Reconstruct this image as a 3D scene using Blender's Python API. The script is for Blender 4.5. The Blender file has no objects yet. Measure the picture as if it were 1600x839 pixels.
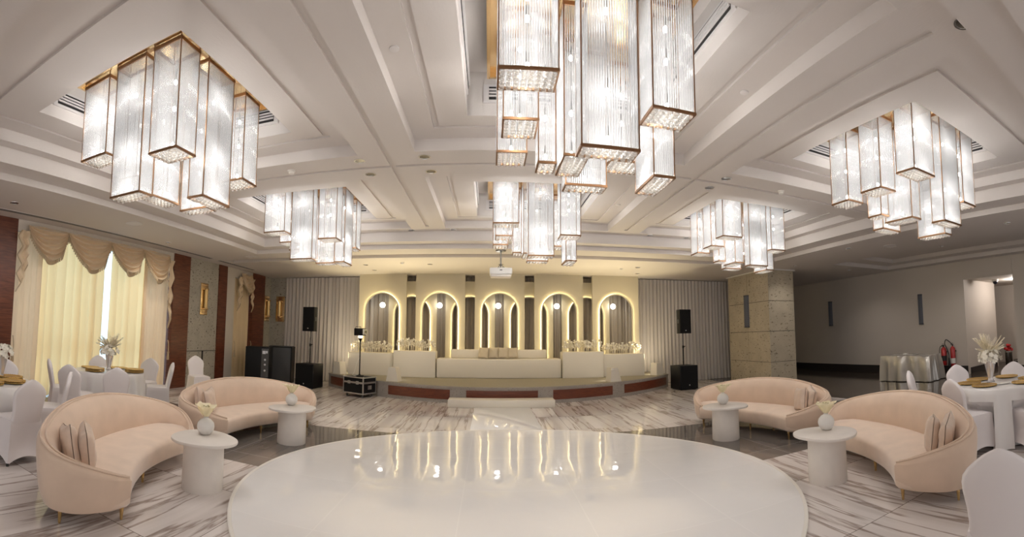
import bpy, math, random
from mathutils import Vector, Matrix
S = bpy.context.scene
PI = math.pi
random.seed(7)

# ------------------------------------------------------------------ camera, world, exposure
cam = bpy.data.cameras.new('camera')
camo = bpy.data.objects.new('camera', cam)
S.collection.objects.link(camo)
S.camera = camo
S.render.engine = 'CYCLES'
F, PX, PY = 703.0, 764.6, 475.2           # hand-held phone panorama: central cylinder, a little pitched up
PITCH, ROLL, EYE = 0.0716, 0.007, 1.6
cam.type = 'PANO'
cam.panorama_type = 'CENTRAL_CYLINDRICAL'
cam.central_cylindrical_range_u_min = (0 - PX) / F
cam.central_cylindrical_range_u_max = (1600 - PX) / F
cam.central_cylindrical_range_v_min = -(839 - PY) / F
cam.central_cylindrical_range_v_max = PY / F
cam.central_cylindrical_radius = 1.0
cam.clip_start = 0.05
fwd = Vector((0, math.cos(PITCH), math.sin(PITCH)))
rgt = Vector((1, 0, 0))
up = rgt.cross(fwd)
r2 = rgt * math.cos(ROLL) + up * math.sin(ROLL)
u2 = up * math.cos(ROLL) - rgt * math.sin(ROLL)
camo.matrix_world = Matrix(((r2.x, u2.x, -fwd.x, 0), (r2.y, u2.y, -fwd.y, 0), (r2.z, u2.z, -fwd.z, EYE), (0, 0, 0, 1)))

w = bpy.data.worlds.new('world'); S.world = w; w.use_nodes = True
w.node_tree.nodes['Background'].inputs[0].default_value = (1.0, .965, .945, 1)
w.node_tree.nodes['Background'].inputs[1].default_value = 0.45
S.view_settings.view_transform = 'Standard'
S.view_settings.look = 'None'
S.view_settings.gamma = 1.0
S.view_settings.use_curve_mapping = False
S.view_settings.exposure = 0.95
LAMP_W = 8.5            # one chandelier lamp
S.cycles.max_bounces = 10
S.cycles.diffuse_bounces = 5
S.cycles.transparent_max_bounces = 24
S.cycles.sample_clamp_indirect = 4.0
S.cycles.sample_clamp_direct = 10.0
S.cycles.caustics_reflective = False
S.cycles.caustics_refractive = False

# ------------------------------------------------------------------ materials
M = {}
def nmat(name):
    m = bpy.data.materials.new(name); m.use_nodes = True
    M[name] = m
    nt = m.node_tree
    return m, nt, nt.nodes['Principled BSDF'], nt.nodes, nt.links

def mat(name, col, rough=.5, metal=0.0, noise=0.0, nscale=20, bump=0.0, bscale=60, spec=.5, emit=None, estr=0, sheen=0.0, coat=0.0, stretch=None):
    m, nt, b, N, L = nmat(name)
    b.inputs['Base Color'].default_value = (*col, 1)
    b.inputs['Roughness'].default_value = rough
    b.inputs['Metallic'].default_value = metal
    b.inputs['Specular IOR Level'].default_value = spec
    if sheen:
        b.inputs['Sheen Weight'].default_value = sheen
        b.inputs['Sheen Roughness'].default_value = .4
    if coat: b.inputs['Coat Weight'].default_value = coat
    if emit:
        b.inputs['Emission Color'].default_value = (*emit, 1)
        b.inputs['Emission Strength'].default_value = estr
    if noise or bump:
        tc = N.new('ShaderNodeTexCoord'); vec = tc.outputs['Object']
        if stretch:
            mp = N.new('ShaderNodeMapping'); mp.inputs['Scale'].default_value = stretch
            L.new(vec, mp.inputs['Vector']); vec = mp.outputs[0]
    if noise:
        n = N.new('ShaderNodeTexNoise'); n.inputs['Scale'].default_value = nscale; n.inputs['Detail'].default_value = 4
        L.new(vec, n.inputs['Vector'])
        r = N.new('ShaderNodeValToRGB')
        r.color_ramp.elements[0].position = .3; r.color_ramp.elements[1].position = .7
        r.color_ramp.elements[0].color = (*[c * (1 - noise) for c in col], 1)
        r.color_ramp.elements[1].color = (*[min(1, c * (1 + noise)) for c in col], 1)
        L.new(n.outputs[0], r.inputs[0]); L.new(r.outputs[0], b.inputs['Base Color'])
    if bump:
        n2 = N.new('ShaderNodeTexNoise'); n2.inputs['Scale'].default_value = bscale; n2.inputs['Detail'].default_value = 3
        L.new(vec, n2.inputs['Vector'])
        bp = N.new('ShaderNodeBump'); bp.inputs['Strength'].default_value = bump; bp.inputs['Distance'].default_value = .01
        L.new(n2.outputs[0], bp.inputs['Height']); L.new(bp.outputs[0], b.inputs['Normal'])
    return m

def emis(name, col, s):
    m, nt, b, N, L = nmat(name)
    N.remove(b)
    e = N.new('ShaderNodeEmission'); e.inputs[0].default_value = (*col, 1); e.inputs[1].default_value = s
    L.new(e.outputs[0], N['Material Output'].inputs[0])
    return m

def veil(name, col, clear, trans, gloss, grough=.15, gcol=(1, 1, 1)):
    """mix of see-through, diffuse/translucent and glossy: glass rods, sheers, crystals"""
    m, nt, b, N, L = nmat(name)
    N.remove(b)
    t = N.new('ShaderNodeBsdfTransparent')
    tr = N.new('ShaderNodeBsdfTranslucent'); tr.inputs[0].default_value = (*col, 1)
    df = N.new('ShaderNodeBsdfDiffuse'); df.inputs[0].default_value = (*col, 1)
    gl = N.new('ShaderNodeBsdfGlossy'); gl.inputs[0].default_value = (*gcol, 1); gl.inputs[1].default_value = grough
    m1 = N.new('ShaderNodeMixShader'); m1.inputs[0].default_value = trans
    L.new(df.outputs[0], m1.inputs[1]); L.new(tr.outputs[0], m1.inputs[2])
    m2 = N.new('ShaderNodeMixShader'); m2.inputs[0].default_value = gloss
    L.new(m1.outputs[0], m2.inputs[1]); L.new(gl.outputs[0], m2.inputs[2])
    m3 = N.new('ShaderNodeMixShader'); m3.inputs[0].default_value = clear
    L.new(m2.outputs[0], m3.inputs[1]); L.new(t.outputs[0], m3.inputs[2])
    L.new(m3.outputs[0], N['Material Output'].inputs[0])
    return m

def math_(N, L, op, a, b=None):
    n = N.new('ShaderNodeMath'); n.operation = op
    for i, v in enumerate((a, b)):
        if v is None: continue
        if isinstance(v, (int, float)): n.inputs[i].default_value = v
        else: L.new(v, n.inputs[i])
    return n.outputs[0]

def marble(name, base, vein, rough, dark=False):
    m, nt, b, N, L = nmat(name)
    tc = N.new('ShaderNodeTexCoord')
    # each 1.29 m x 0.645 m slab starts its veins elsewhere
    sep = N.new('ShaderNodeSeparateXYZ'); L.new(tc.outputs['Object'], sep.inputs[0])
    TX, TY = 1.15, 1.29
    sx = math_(N, L, 'DIVIDE', math_(N, L, 'SUBTRACT', sep.outputs[0], .24), TX)
    sy = math_(N, L, 'DIVIDE', math_(N, L, 'ADD', sep.outputs[1], 0.01), TY)
    ix, iy = math_(N, L, 'FLOOR', sx), math_(N, L, 'FLOOR', sy)
    cell = N.new('ShaderNodeCombineXYZ'); L.new(ix, cell.inputs[0]); L.new(iy, cell.inputs[1])
    wn = N.new('ShaderNodeTexWhiteNoise'); wn.noise_dimensions = '2D'; L.new(cell.outputs[0], wn.inputs['Vector'])
    off = N.new('ShaderNodeVectorMath'); off.operation = 'SCALE'; L.new(wn.outputs['Color'], off.inputs[0]); off.inputs['Scale'].default_value = 13
    add = N.new('ShaderNodeVectorMath'); add.operation = 'ADD'; L.new(tc.outputs['Object'], add.inputs[0]); L.new(off.outputs[0], add.inputs[1])
    mp = N.new('ShaderNodeMapping'); mp.inputs['Scale'].default_value = (1, .06, 1); mp.inputs['Rotation'].default_value = (0, 0, .05)
    L.new(add.outputs[0], mp.inputs[0])
    n1 = N.new('ShaderNodeTexNoise'); n1.inputs['Scale'].default_value = 4.3 if not dark else 2.0
    n1.inputs['Detail'].default_value = 7; n1.inputs['Roughness'].default_value = .55; n1.inputs['Distortion'].default_value = .25
    L.new(mp.outputs[0], n1.inputs['Vector'])
    # thin veins: where the noise crosses its middle
    d = math_(N, L, 'ABSOLUTE', math_(N, L, 'SUBTRACT', n1.outputs[0], .5))
    rv = N.new('ShaderNodeValToRGB'); rv.color_ramp.elements[0].position = 0.0; rv.color_ramp.elements[1].position = .030 if not dark else .012
    rv.color_ramp.elements[0].color = (*vein, 1); rv.color_ramp.elements[1].color = (1, 1, 1, 1)
    L.new(d, rv.inputs[0])
    n2 = N.new('ShaderNodeTexNoise'); n2.inputs['Scale'].default_value = 3.4; n2.inputs['Detail'].default_value = 5; L.new(mp.outputs[0], n2.inputs['Vector'])
    rb = N.new('ShaderNodeValToRGB'); rb.color_ramp.elements[0].position = .34; rb.color_ramp.elements[1].position = .54
    rb.color_ramp.elements[0].color = (*[base[0] * .74, base[1] * .715, base[2] * .70], 1); rb.color_ramp.elements[1].color = (*base, 1)
    L.new(n2.outputs[0], rb.inputs[0])
    mx = N.new('ShaderNodeMix'); mx.data_type = 'RGBA'; mx.blend_type = 'MULTIPLY'; mx.inputs[0].default_value = .85 if not dark else .45
    L.new(rb.outputs[0], mx.inputs[6]); L.new(rv.outputs[0], mx.inputs[7])
    # grout
    def edge(v):
        f = math_(N, L, 'FRACT', v)
        return math_(N, L, 'MINIMUM', f, math_(N, L, 'SUBTRACT', 1.0, f))
    g = math_(N, L, 'LESS_THAN', math_(N, L, 'MINIMUM', edge(sx), edge(sy)), .0025)
    mg = N.new('ShaderNodeMix'); mg.data_type = 'RGBA'; L.new(g, mg.inputs[0])
    L.new(mx.outputs[2], mg.inputs[6]); mg.inputs[7].default_value = (*([.13, .10, .09] if not dark else [.5, .46, .44]), 1)
    L.new(mg.outputs[2], b.inputs['Base Color'])
    b.inputs['Roughness'].default_value = rough
    return m

marble('white_marble', (.76, .71, .685), (.36, .285, .245), .07)
marble('grey_marble', (.155, .138, .125), (.3, .27, .25), .06, True)
marble('unlit_brown_marble', (.085, .066, .052), (.3, .25, .22), .09, True)  # brown slabs, with the dimness of the unlit side put into the colour

def vinyl():
    m, nt, b, N, L = nmat('white_vinyl')
    tc = N.new('ShaderNodeTexCoord'); sep = N.new('ShaderNodeSeparateXYZ'); L.new(tc.outputs['Object'], sep.inputs[0])
    def seam(v, off, T):
        f = math_(N, L, 'FRACT', math_(N, L, 'DIVIDE', math_(N, L, 'SUBTRACT', v, off), T))
        return math_(N, L, 'MINIMUM', f, math_(N, L, 'SUBTRACT', 1.0, f))
    s = math_(N, L, 'MINIMUM', seam(sep.outputs[0], .55, 1.12), seam(sep.outputs[1], -.2, 1.25))
    g = math_(N, L, 'LESS_THAN', s, .005)
    mg = N.new('ShaderNodeMix'); mg.data_type = 'RGBA'; L.new(g, mg.inputs[0])
    mg.inputs[6].default_value = (.93, .92, .915, 1); mg.inputs[7].default_value = (.97, .96, .95, 1)
    L.new(mg.outputs[2], b.inputs['Base Color'])
    b.inputs['Roughness'].default_value = .035
    b.inputs['IOR'].default_value = 1.6
    n = N.new('ShaderNodeTexNoise'); n.inputs['Scale'].default_value = 2.3; n.inputs['Detail'].default_value = 2.2; L.new(tc.outputs['Object'], n.inputs['Vector'])
    sm = math_(N, L, 'SMOOTH_MIN', s, .03)
    h = math_(N, L, 'ADD', n.outputs[0], math_(N, L, 'MULTIPLY', sm, 6.0))
    bp = N.new('ShaderNodeBump'); bp.inputs['Strength'].default_value = .10; bp.inputs['Distance'].default_value = .035
    L.new(h, bp.inputs['Height']); L.new(bp.outputs[0], b.inputs['Normal'])
vinyl()

def stone(name, base, pit, scale):
    m, nt, b, N, L = nmat(name)
    tc = N.new('ShaderNodeTexCoord')
    mp = N.new('ShaderNodeMapping'); mp.inputs['Scale'].default_value = (1, 1, 1.9); L.new(tc.outputs['Object'], mp.inputs[0])
    n = N.new('ShaderNodeTexNoise'); n.inputs['Scale'].default_value = scale; n.inputs['Detail'].default_value = 6; n.inputs['Roughness'].default_value = .7
    L.new(mp.outputs[0], n.inputs['Vector'])
    r = N.new('ShaderNodeValToRGB'); e = r.color_ramp.elements
    e[0].position = .36; e[0].color = (*pit, 1); e[1].position = .42; e[1].color = (*base, 1)
    L.new(n.outputs[0], r.inputs[0])
    n2 = N.new('ShaderNodeTexNoise'); n2.inputs['Scale'].default_value = 2.5; L.new(tc.outputs['Object'], n2.inputs['Vector'])
    mx = N.new('ShaderNodeMix'); mx.data_type = 'RGBA'; mx.blend_type = 'MULTIPLY'; mx.inputs[0].default_value = .35
    L.new(r.outputs[0], mx.inputs[6]); L.new(n2.outputs[0], mx.inputs[7])
    L.new(mx.outputs[2], b.inputs['Base Color'])
    b.inputs['Roughness'].default_value = .75
    bp = N.new('ShaderNodeBump'); bp.inputs['Strength'].default_value = .6; bp.inputs['Distance'].default_value = .01
    L.new(n.outputs[0], bp.inputs['Height']); L.new(bp.outputs[0], b.inputs['Normal'])
stone('coral_stone', (.62, .54, .40), (.20, .15, .10), 11)
stone('grey_stone', (.50, .46, .38), (.05, .045, .04), 13)
stone('granite', (.42, .38, .34), (.10, .09, .08), 30)

def wood(name, a, c, st):
    m, nt, b, N, L = nmat(name)
    tc = N.new('ShaderNodeTexCoord'); mp = N.new('ShaderNodeMapping'); mp.inputs['Scale'].default_value = st
    L.new(tc.outputs['Object'], mp.inputs[0])
    n = N.new('ShaderNodeTexNoise'); n.inputs['Scale'].default_value = 6; n.inputs['Detail'].default_value = 6; n.inputs['Distortion'].default_value = .6
    L.new(mp.outputs[0], n.inputs['Vector'])
    r = N.new('ShaderNodeValToRGB'); r.color_ramp.elements[0].position = .35; r.color_ramp.elements[1].position = .65
    r.color_ramp.elements[0].color = (*a, 1); r.color_ramp.elements[1].color = (*c, 1)
    L.new(n.outputs[0], r.inputs[0]); L.new(r.outputs[0], b.inputs['Base Color'])
    b.inputs['Roughness'].default_value = .3
wood('red_wood', (.085, .022, .012), (.17, .050, .024), (.6, .6, 6))
wood('stage_wood', (.09, .022, .012), (.19, .05, .022), (1, 1, 14))

mat('ceiling_paint', (.68, .635, .605), .8, bump=.12, bscale=70, stretch=(1, .25, 1))
mat('white_paint', (.80, .77, .72), .6)
mat('wall_paint', (.62, .565, .50), .7, bump=.1, bscale=90)
mat('cream_paint', (.70, .64, .52), .6)
mat('dark_skirting', (.035, .03, .028), .3)
mat('black_louvre', (.012, .012, .014), .5)
mat('grille_white', (.72, .69, .68), .5)
mat('gold', (.83, .60, .33), .22, 1.0)
mat('bronze', (.24, .125, .06), .35, .8)
mat('brass', (.80, .56, .25), .25, 1.0)
mat('chrome', (.75, .75, .76), .12, 1.0)
mat('dark_chrome', (.22, .21, .2), .2, 1.0)
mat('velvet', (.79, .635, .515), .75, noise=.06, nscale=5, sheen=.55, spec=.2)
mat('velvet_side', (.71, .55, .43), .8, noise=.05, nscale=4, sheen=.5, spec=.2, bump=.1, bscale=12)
mat('cushion_satin', (.70, .55, .445), .42, noise=.06, nscale=12, bump=.2, bscale=14, sheen=.3)
mat('plaster', (.74, .69, .64), .55, noise=.03, nscale=8, bump=.08, bscale=30)
mat('vase_ceramic', (.74, .72, .69), .5, bump=.25, bscale=60)
mat('petal', (.90, .82, .62), .5)
mat('white_petal', (.90, .86, .75), .5)
mat('plume', (.92, .85, .68), .6)
mat('stem', (.55, .50, .30), .5)
mat('spandex', (.81, .765, .765), .5, noise=.02, nscale=3, spec=.3)
mat('satin_cloth', (.80, .78, .77), .28, spec=.6)
mat('silver_satin', (.50, .48, .45), .25, .5, bump=.5, bscale=7)
mat('black_plastic', (.005, .005, .006), .5, spec=.25)
mat('black_grille', (.007, .007, .008), .7, spec=.2, bump=.8, bscale=300)
mat('dark_grey', (.07, .07, .072), .5)
mat('aluminium', (.62, .62, .62), .3, 1.0)
mat('stage_white', (.70, .655, .57), .5)
mat('stage_carpet', (.35, .315, .235), .9, noise=.12, nscale=60, bump=.4, bscale=200)
mat('arch_white', (.62, .56, .415), .5)
mat('cream_satin', (.58, .50, .37), .4, sheen=.3)
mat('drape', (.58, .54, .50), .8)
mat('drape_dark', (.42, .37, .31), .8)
mat('valance', (.74, .58, .39), .38, sheen=.4)
mat('fringe', (.50, .38, .24), .7)
mat('curtain', (.74, .58, .36), .7)
mat('fire_red', (.48, .018, .018), .3, coat=.5)
mat('label_white', (.85, .83, .78), .5)
mat('label_black', (.02, .02, .02), .5)
mat('rubber', (.015, .015, .015), .6)
mat('gold_plate', (.62, .40, .13), .35, .85, bump=.5, bscale=45)
mat('glass_vase', (.75, .72, .72), .08, .6)
mat('pendant_cord', (.05, .05, .05), .5)
mat('lattice', (.07, .075, .095), .5)
mat('lattice_light', (.22, .23, .26), .4)
mat('red_flower', (.5, .015, .02), .5)
mat('projector_white', (.78, .77, .74), .4)
mat('lens', (.02, .02, .03), .08)
mat('amber_glass', (.75, .50, .20), .2, .3)
mat('window_frame', (.55, .5, .45), .5)
emis('daylight', (.58, .83, 1.0), .98)
emis('globe_glow', (1.0, .97, .88), 6.0)
emis('led_strip', (1.0, .82, .45), 7.0)
emis('bulb_glow', (1.0, .95, .88), 12.0)
emis('lamp_face', (1.0, .9, .75), 6.0)
veil('glass_rod', (.53, .54, .55), .50, .60, .26, .14)
veil('crystal', (.36, .335, .29), .45, .5, .50, .08)
veil('lined_curtain', (.90, .70, .48), 0.0, .16, .03, .4)
veil('sheer_curtain', (1.0, .72, .39), 0.0, .56, .03, .4)
veil('petal_thin', (.93, .86, .64), 0.0, .4, .04, .4)

# ------------------------------------------------------------------ mesh helpers
class MB:
    def __init__(s): s.v = []; s.f = []; s.mi = []; s.cur = 0
    def add(s, vs, fs):
        o = len(s.v); s.v += [tuple(p) for p in vs]; s.f += [tuple(i + o for i in f) for f in fs]; s.mi += [s.cur] * len(fs)
        return s
    def box(s, x0, x1, y0, y1, z0, z1):
        return s.add([(x0, y0, z0), (x1, y0, z0), (x1, y1, z0), (x0, y1, z0), (x0, y0, z1), (x1, y0, z1), (x1, y1, z1), (x0, y1, z1)],
                     [(0, 3, 2, 1), (4, 5, 6, 7), (0, 1, 5, 4), (1, 2, 6, 5), (2, 3, 7, 6), (3, 0, 4, 7)])
    def rbox(s, x0, x1, y0, y1, z0, z1, r=.02, n=3):
        """box with rounded vertical corners and softened top and bottom edges"""
        cs = [(x1 - r, y1 - r, 0), (x0 + r, y1 - r, 90), (x0 + r, y0 + r, 180), (x1 - r, y0 + r, 270)]
        rings = []
        lv = [(z0, -r * .7), (z0 + r * .3, -r * .25), (z0 + r, 0), (z1 - r, 0), (z1 - r * .3, -r * .25), (z1, -r * .7)]
        for z, d in lv:
            ring = []
            for cx, cy, a0 in cs:
                for k in range(n + 1):
                    a = math.radians(a0 + 90 * k / n)
                    ring.append((cx + (r + d) * math.cos(a), cy + (r + d) * math.sin(a), z))
            rings.append(ring)
        return s.loft(rings, True, True)
    def loft(s, rings, closed=True, caps=False):
        n = len(rings[0]); o = len(s.v); fs = []
        for r in rings: s.v += [tuple(p) for p in r]
        m = n if closed else n - 1
        for i in range(len(rings) - 1):
            for j in range(m):
                k = (j + 1) % n
                fs.append((o + i * n + j, o + i * n + k, o + (i + 1) * n + k, o + (i + 1) * n + j))
        if caps:
            fs.append(tuple(o + j for j in range(n))[::-1]); fs.append(tuple(o + (len(rings) - 1) * n + j for j in range(n)))
        s.f += fs; s.mi += [s.cur] * len(fs)
        return s
    def lathe(s, prof, n=24, c=(0, 0, 0), caps=True):
        return s.loft([[(c[0] + r * math.cos(2 * PI * k / n), c[1] + r * math.sin(2 * PI * k / n), c[2] + z) for k in range(n)] for r, z in prof], True, caps)
    def tube(s, pts, r, n=6, closed=False):
        pts = [Vector(p) for p in pts]; rings = []
        N = len(pts); ref = None
        for i, p in enumerate(pts):
            if closed: t = pts[(i + 1) % N] - pts[i - 1]
            else: t = pts[min(i + 1, N - 1)] - pts[max(i - 1, 0)]
            if t.length < 1e-9: t = Vector((0, 0, 1))
            t.normalize()
            if ref is None: ref = Vector((0, 0, 1)) if abs(t.z) < .9 else Vector((1, 0, 0))
            a = t.cross(ref)
            if a.length < 1e-4: a = t.cross(Vector((0, 1, 0)))
            a.normalize(); b = a.cross(t); ref = b
            rr = r[i] if isinstance(r, (list, tuple)) else r
            rings.append([p + (a * math.cos(2 * PI * k / n) + b * math.sin(2 * PI * k / n)) * rr for k in range(n)])
        if closed: rings.append(rings[0])
        return s.loft(rings, True, not closed)
    def ball(s, c, r, n=10, m=6, sz=1.0):
        rings = []
        for i in range(m + 1):
            a = -PI / 2 + PI * i / m
            rr = max(1e-4, math.cos(a)) * r
            rings.append([(c[0] + rr * math.cos(2 * PI * k / n), c[1] + rr * math.sin(2 * PI * k / n), c[2] + r * sz * math.sin(a)) for k in range(n)])
        return s.loft(rings, True, True)
    def prism(s, poly, y0, y1):
        """polygon in x,z pushed from y0 to y1"""
        n = len(poly)
        vs = [(x, y0, z) for x, z in poly] + [(x, y1, z) for x, z in poly]
        fs = [tuple(range(n)), tuple(range(2 * n - 1, n - 1, -1))]
        for i in range(n):
            j = (i + 1) % n; fs.append((j, i, n + i, n + j))
        return s.add(vs, fs)
    def slab(s, poly, z0, z1):
        n = len(poly)
        vs = [(x, y, z0) for x, y in poly] + [(x, y, z1) for x, y in poly]
        fs = [tuple(range(n - 1, -1, -1)), tuple(range(n, 2 * n))]
        for i in range(n):
            j = (i + 1) % n; fs.append((i, j, n + j, n + i))
        return s.add(vs, fs)
    def grid(s, fn, nu, nv):
        o = len(s.v)
        for i in range(nu + 1):
            for j in range(nv + 1): s.v.append(tuple(fn(i / nu, j / nv)))
        fs = []
        for i in range(nu):
            for j in range(nv):
                a = o + i * (nv + 1) + j
                fs.append((a, a + nv + 1, a + nv + 2, a + 1))
        s.f += fs; s.mi += [s.cur] * len(fs)
        return s
    def xf(s, mtx, start=0):
        for i in range(start, len(s.v)): s.v[i] = tuple(mtx @ Vector(s.v[i]))
        return s
    def build(s, name, mats, parent=None, smooth=True, ang=40, label=None, loc=None, rz=None):
        me = bpy.data.meshes.new(name)
        me.from_pydata(s.v, [], s.f)
        if isinstance(mats, str): mats = [mats]
        for k in mats: me.materials.append(M[k])
        if len(mats) > 1: me.polygons.foreach_set('material_index', s.mi)
        if smooth:
            me.shade_smooth(); me.set_sharp_from_angle(angle=math.radians(ang))
        me.validate()
        o = bpy.data.objects.new(name, me); S.collection.objects.link(o)
        if parent: o.parent = parent
        if label: o['label'] = label
        if loc: o.location = loc
        if rz is not None: o.rotation_euler.z = rz
        return o

def tag(o, label, cat, group=None, kind=None):
    o['label'] = label; o['category'] = cat
    if group: o['group'] = group
    if kind: o['kind'] = kind
    return o
def thing(name, label, cat, loc, rz=0, group=None):
    o = bpy.data.objects.new(name, None); S.collection.objects.link(o)
    o.empty_display_size = .1
    o.location = loc; o.rotation_euler.z = rz
    return tag(o, label, cat, group)
def struct(o):
    o['kind'] = 'structure'; return o
def copy_tree(o, parent=None):
    c = o.copy(); S.collection.objects.link(c)
    if parent: c.parent = parent
    for ch in o.children: copy_tree(ch, c)
    return c
def dup(o, label, loc, rz=None, group=None):
    c = copy_tree(o); c.location = loc
    if rz is not None: c.rotation_euler.z = rz
    c['label'] = label
    if group: c['group'] = group
    return c
def lamp(name, kind, loc, power, col=(1, .955, .91), parent=None, size=.05, spot=None, blend=.5, target=None):
    l = bpy.data.lights.new(name, kind); l.energy = power; l.color = col
    if kind in ('POINT', 'SPOT'): l.shadow_soft_size = size
    if kind == 'SPOT': l.spot_size = spot; l.spot_blend = blend
    if kind == 'AREA': l.size = size
    o = bpy.data.objects.new(name, l); S.collection.objects.link(o); o.location = loc
    if parent: o.parent = parent
    if target: o.rotation_euler = (Vector(target) - Vector(loc)).to_track_quat('-Z', 'Y').to_euler()
    return o
def catmull(pts, n):
    out = []
    P = [pts[0]] + list(pts) + [pts[-1]]
    for i in range(1, len(P) - 2):
        p0, p1, p2, p3 = [Vector(p) for p in P[i - 1:i + 3]]
        for k in range(n):
            t = k / n
            out.append(.5 * ((2 * p1) + (p2 - p0) * t + (2 * p0 - 5 * p1 + 4 * p2 - p3) * t * t + (3 * p1 - p0 - 3 * p2 + p3) * t ** 3))
    out.append(Vector(pts[-1])); return out

# ------------------------------------------------------------------ the room
XL, XR, YB, YN = -7.6, 12.2, 14.5, -2.5
Z0, Z1, Z2, Z3, Z4 = 3.52, 3.62, 3.83, 3.98, 4.47
# floor: white veined marble, a grey marble band across it, brown marble to the right, coloured darker as unlit
fl = MB()
def fq(x0, x1, y0, y1, mi):
    fl.cur = mi; fl.add([(x0, y0, 0), (x1, y0, 0), (x1, y1, 0), (x0, y1, 0)], [(0, 1, 2, 3)])
GX = 7.4
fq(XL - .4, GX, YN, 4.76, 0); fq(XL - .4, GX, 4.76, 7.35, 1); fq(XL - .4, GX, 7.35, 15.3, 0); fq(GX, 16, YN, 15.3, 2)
struct(fl.build('floor', ['white_marble', 'grey_marble', 'unlit_brown_marble'], smooth=False))

CX = [-3.34, .78, 4.90]
CYR = [(1.8, 5.25), (6.12, 9.15)]
LIP = [3.67, 7.82]; LH = 1.035
AR = (-5.6, 7.25, 1.0, 9.75); BR = (-5.22, 6.8, 1.38, 9.42)
RC1 = (9.2, 11.75, -1.5, 9.5); RC2 = (9.65, 11.3, -1.0, 8.9)
GR = .035
def inside(x, y, r): return r[0] < x < r[1] and r[2] < y < r[3]
def ceil_z(x, y):
    if inside(x, y, BR):
        for cx in CX:
            for (ya, yb), cy in zip(CYR, LIP):
                if abs(x - cx) < LH and abs(y - cy) < LH: return Z4
                if abs(x - cx) < 1.7 and ya < y < yb:
                    d = min(1.7 - abs(x - cx), y - ya, yb - y)
                    return Z3 + .022 if .27 < d < .34 else Z3
        if (1.75 < y < 9.0 and (abs(x + 1.28) < GR or abs(x - 2.84) < GR)) or (-4.9 < x < 6.5 and abs(y - 5.685) < GR): return Z2 + .025
        return Z2
    if inside(x, y, AR): return Z1
    if -7.0 < x < 7.7 and 10.4 < y < 10.85: return Z0 + .1
    if inside(x, y, RC2): return Z0 + .24
    if inside(x, y, RC1): return Z0 + .12
    return Z0
xs = {XL - .2, XR + .2, -7.0, 7.7, AR[0], AR[1], BR[0], BR[1], RC1[0], RC1[1], RC2[0], RC2[1], -1.28 - GR, -1.28 + GR, 2.84 - GR, 2.84 + GR, -4.9, 6.5}
ys = {YN, 15.3, 10.4, 10.85, AR[2], AR[3], BR[2], BR[3], RC1[2], RC1[3], RC2[2], RC2[3], 5.685 - GR, 5.685 + GR, 1.75, 9.0}
for cx in CX:
    for d in (LH, 1.7, 1.43, 1.36): xs |= {cx - d, cx + d}
for (ya, yb), cy in zip(CYR, LIP):
    ys |= {cy - LH, cy + LH, ya, yb, ya + .27, ya + .34, yb - .27, yb - .34}
xs, ys = sorted(xs), sorted(ys)
ce = MB()
zz = [[ceil_z((xs[i] + xs[i + 1]) / 2, (ys[j] + ys[j + 1]) / 2) for j in range(len(ys) - 1)] for i in range(len(xs) - 1)]
for i in range(len(xs) - 1):
    for j in range(len(ys) - 1):
        z = zz[i][j]; a, b, c, d = xs[i], xs[i + 1], ys[j], ys[j + 1]
        ce.add([(a, c, z), (a, d, z), (b, d, z), (b, c, z)], [(0, 1, 2, 3)])
        if i + 1 < len(xs) - 1 and zz[i + 1][j] != z:
            q = zz[i + 1][j]; ce.add([(b, c, z), (b, d, z), (b, d, q), (b, c, q)], [(0, 1, 2, 3)])
        if j + 1 < len(ys) - 1 and zz[i][j + 1] != z:
            q = zz[i][j + 1]; ce.add([(a, d, z), (b, d, z), (b, d, q), (a, d, q)], [(0, 1, 2, 3)])
ce.box(XL - .2, XR + .2, YN, 15.3, 4.6, 4.7)
struct(ce.build('ceiling', 'ceiling_paint', smooth=False))

# left wall with its window bays
wl = MB()
def wseg(y0, y1, mi, z0=0, z1=3.56, d=.16, proud=0.0):
    wl.cur = mi; wl.box(XL - d, XL + proud, y0, y1, z0, z1)
wseg(YN, 4.27, 0); wseg(8.9, 9.58, 0, proud=.03); wseg(9.58, 10.98, 1); wseg(10.98, 11.42, 0, proud=.03)
wseg(11.42, 11.9, 2); wseg(13.0, 13.83, 0, proud=.03); wseg(13.83, 14.6, 1)
wseg(4.27, 4.45, 2, 3.3); wseg(4.45, 8.9, 2, 3.25); wseg(11.9, 13.0, 2, 3.25)
wl.cur = 3; wl.box(XL - .01, XL + .012, 9.58, 10.98, .955, .97); wl.box(XL - .01, XL + .012, 10.30, 10.36, 0, .955)
struct(wl.build('wall_left', ['red_wood', 'grey_stone', 'wall_paint', 'dark_skirting'], smooth=False))
for n, (y0, y1) in enumerate(((4.27, 8.9), (11.9, 13.0))):
    wd = MB(); wd.box(-8.1, -8.08, y0 - .3, y1 + .3, 0, 3.6)
    wd.cur = 1
    k = 4 if n == 0 else 2
    for i in range(k + 1):
        yy = y0 + (y1 - y0) * i / k; wd.box(-8.07, -8.02, yy - .03, yy + .03, 0, 3.5)
    wd.box(-8.07, -8.02, y0, y1, 1.0, 1.06)
    struct(wd.build('window_%d' % (n + 1), ['daylight', 'window_frame'], smooth=False))
# back wall
wb = MB()
wb.box(-7.0, 8.5, YB, YB + .15, 0, 3.56); wb.cur = 1
wb.box(XL - .1, -6.98, 14.32, YB + .15, 0, 3.56)
wb.cur = 0; wb.box(8.4, 8.6, YB, 15.3, 0, 3.56); wb.box(8.4, XR + .1, 15.2, 15.35, 0, 3.56)
wb.cur = 2; wb.box(8.6, XR, 15.17, 15.2, 0, .25)
struct(wb.build('wall_back', ['wall_paint', 'grey_stone', 'dark_skirting'], smooth=False))
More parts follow.
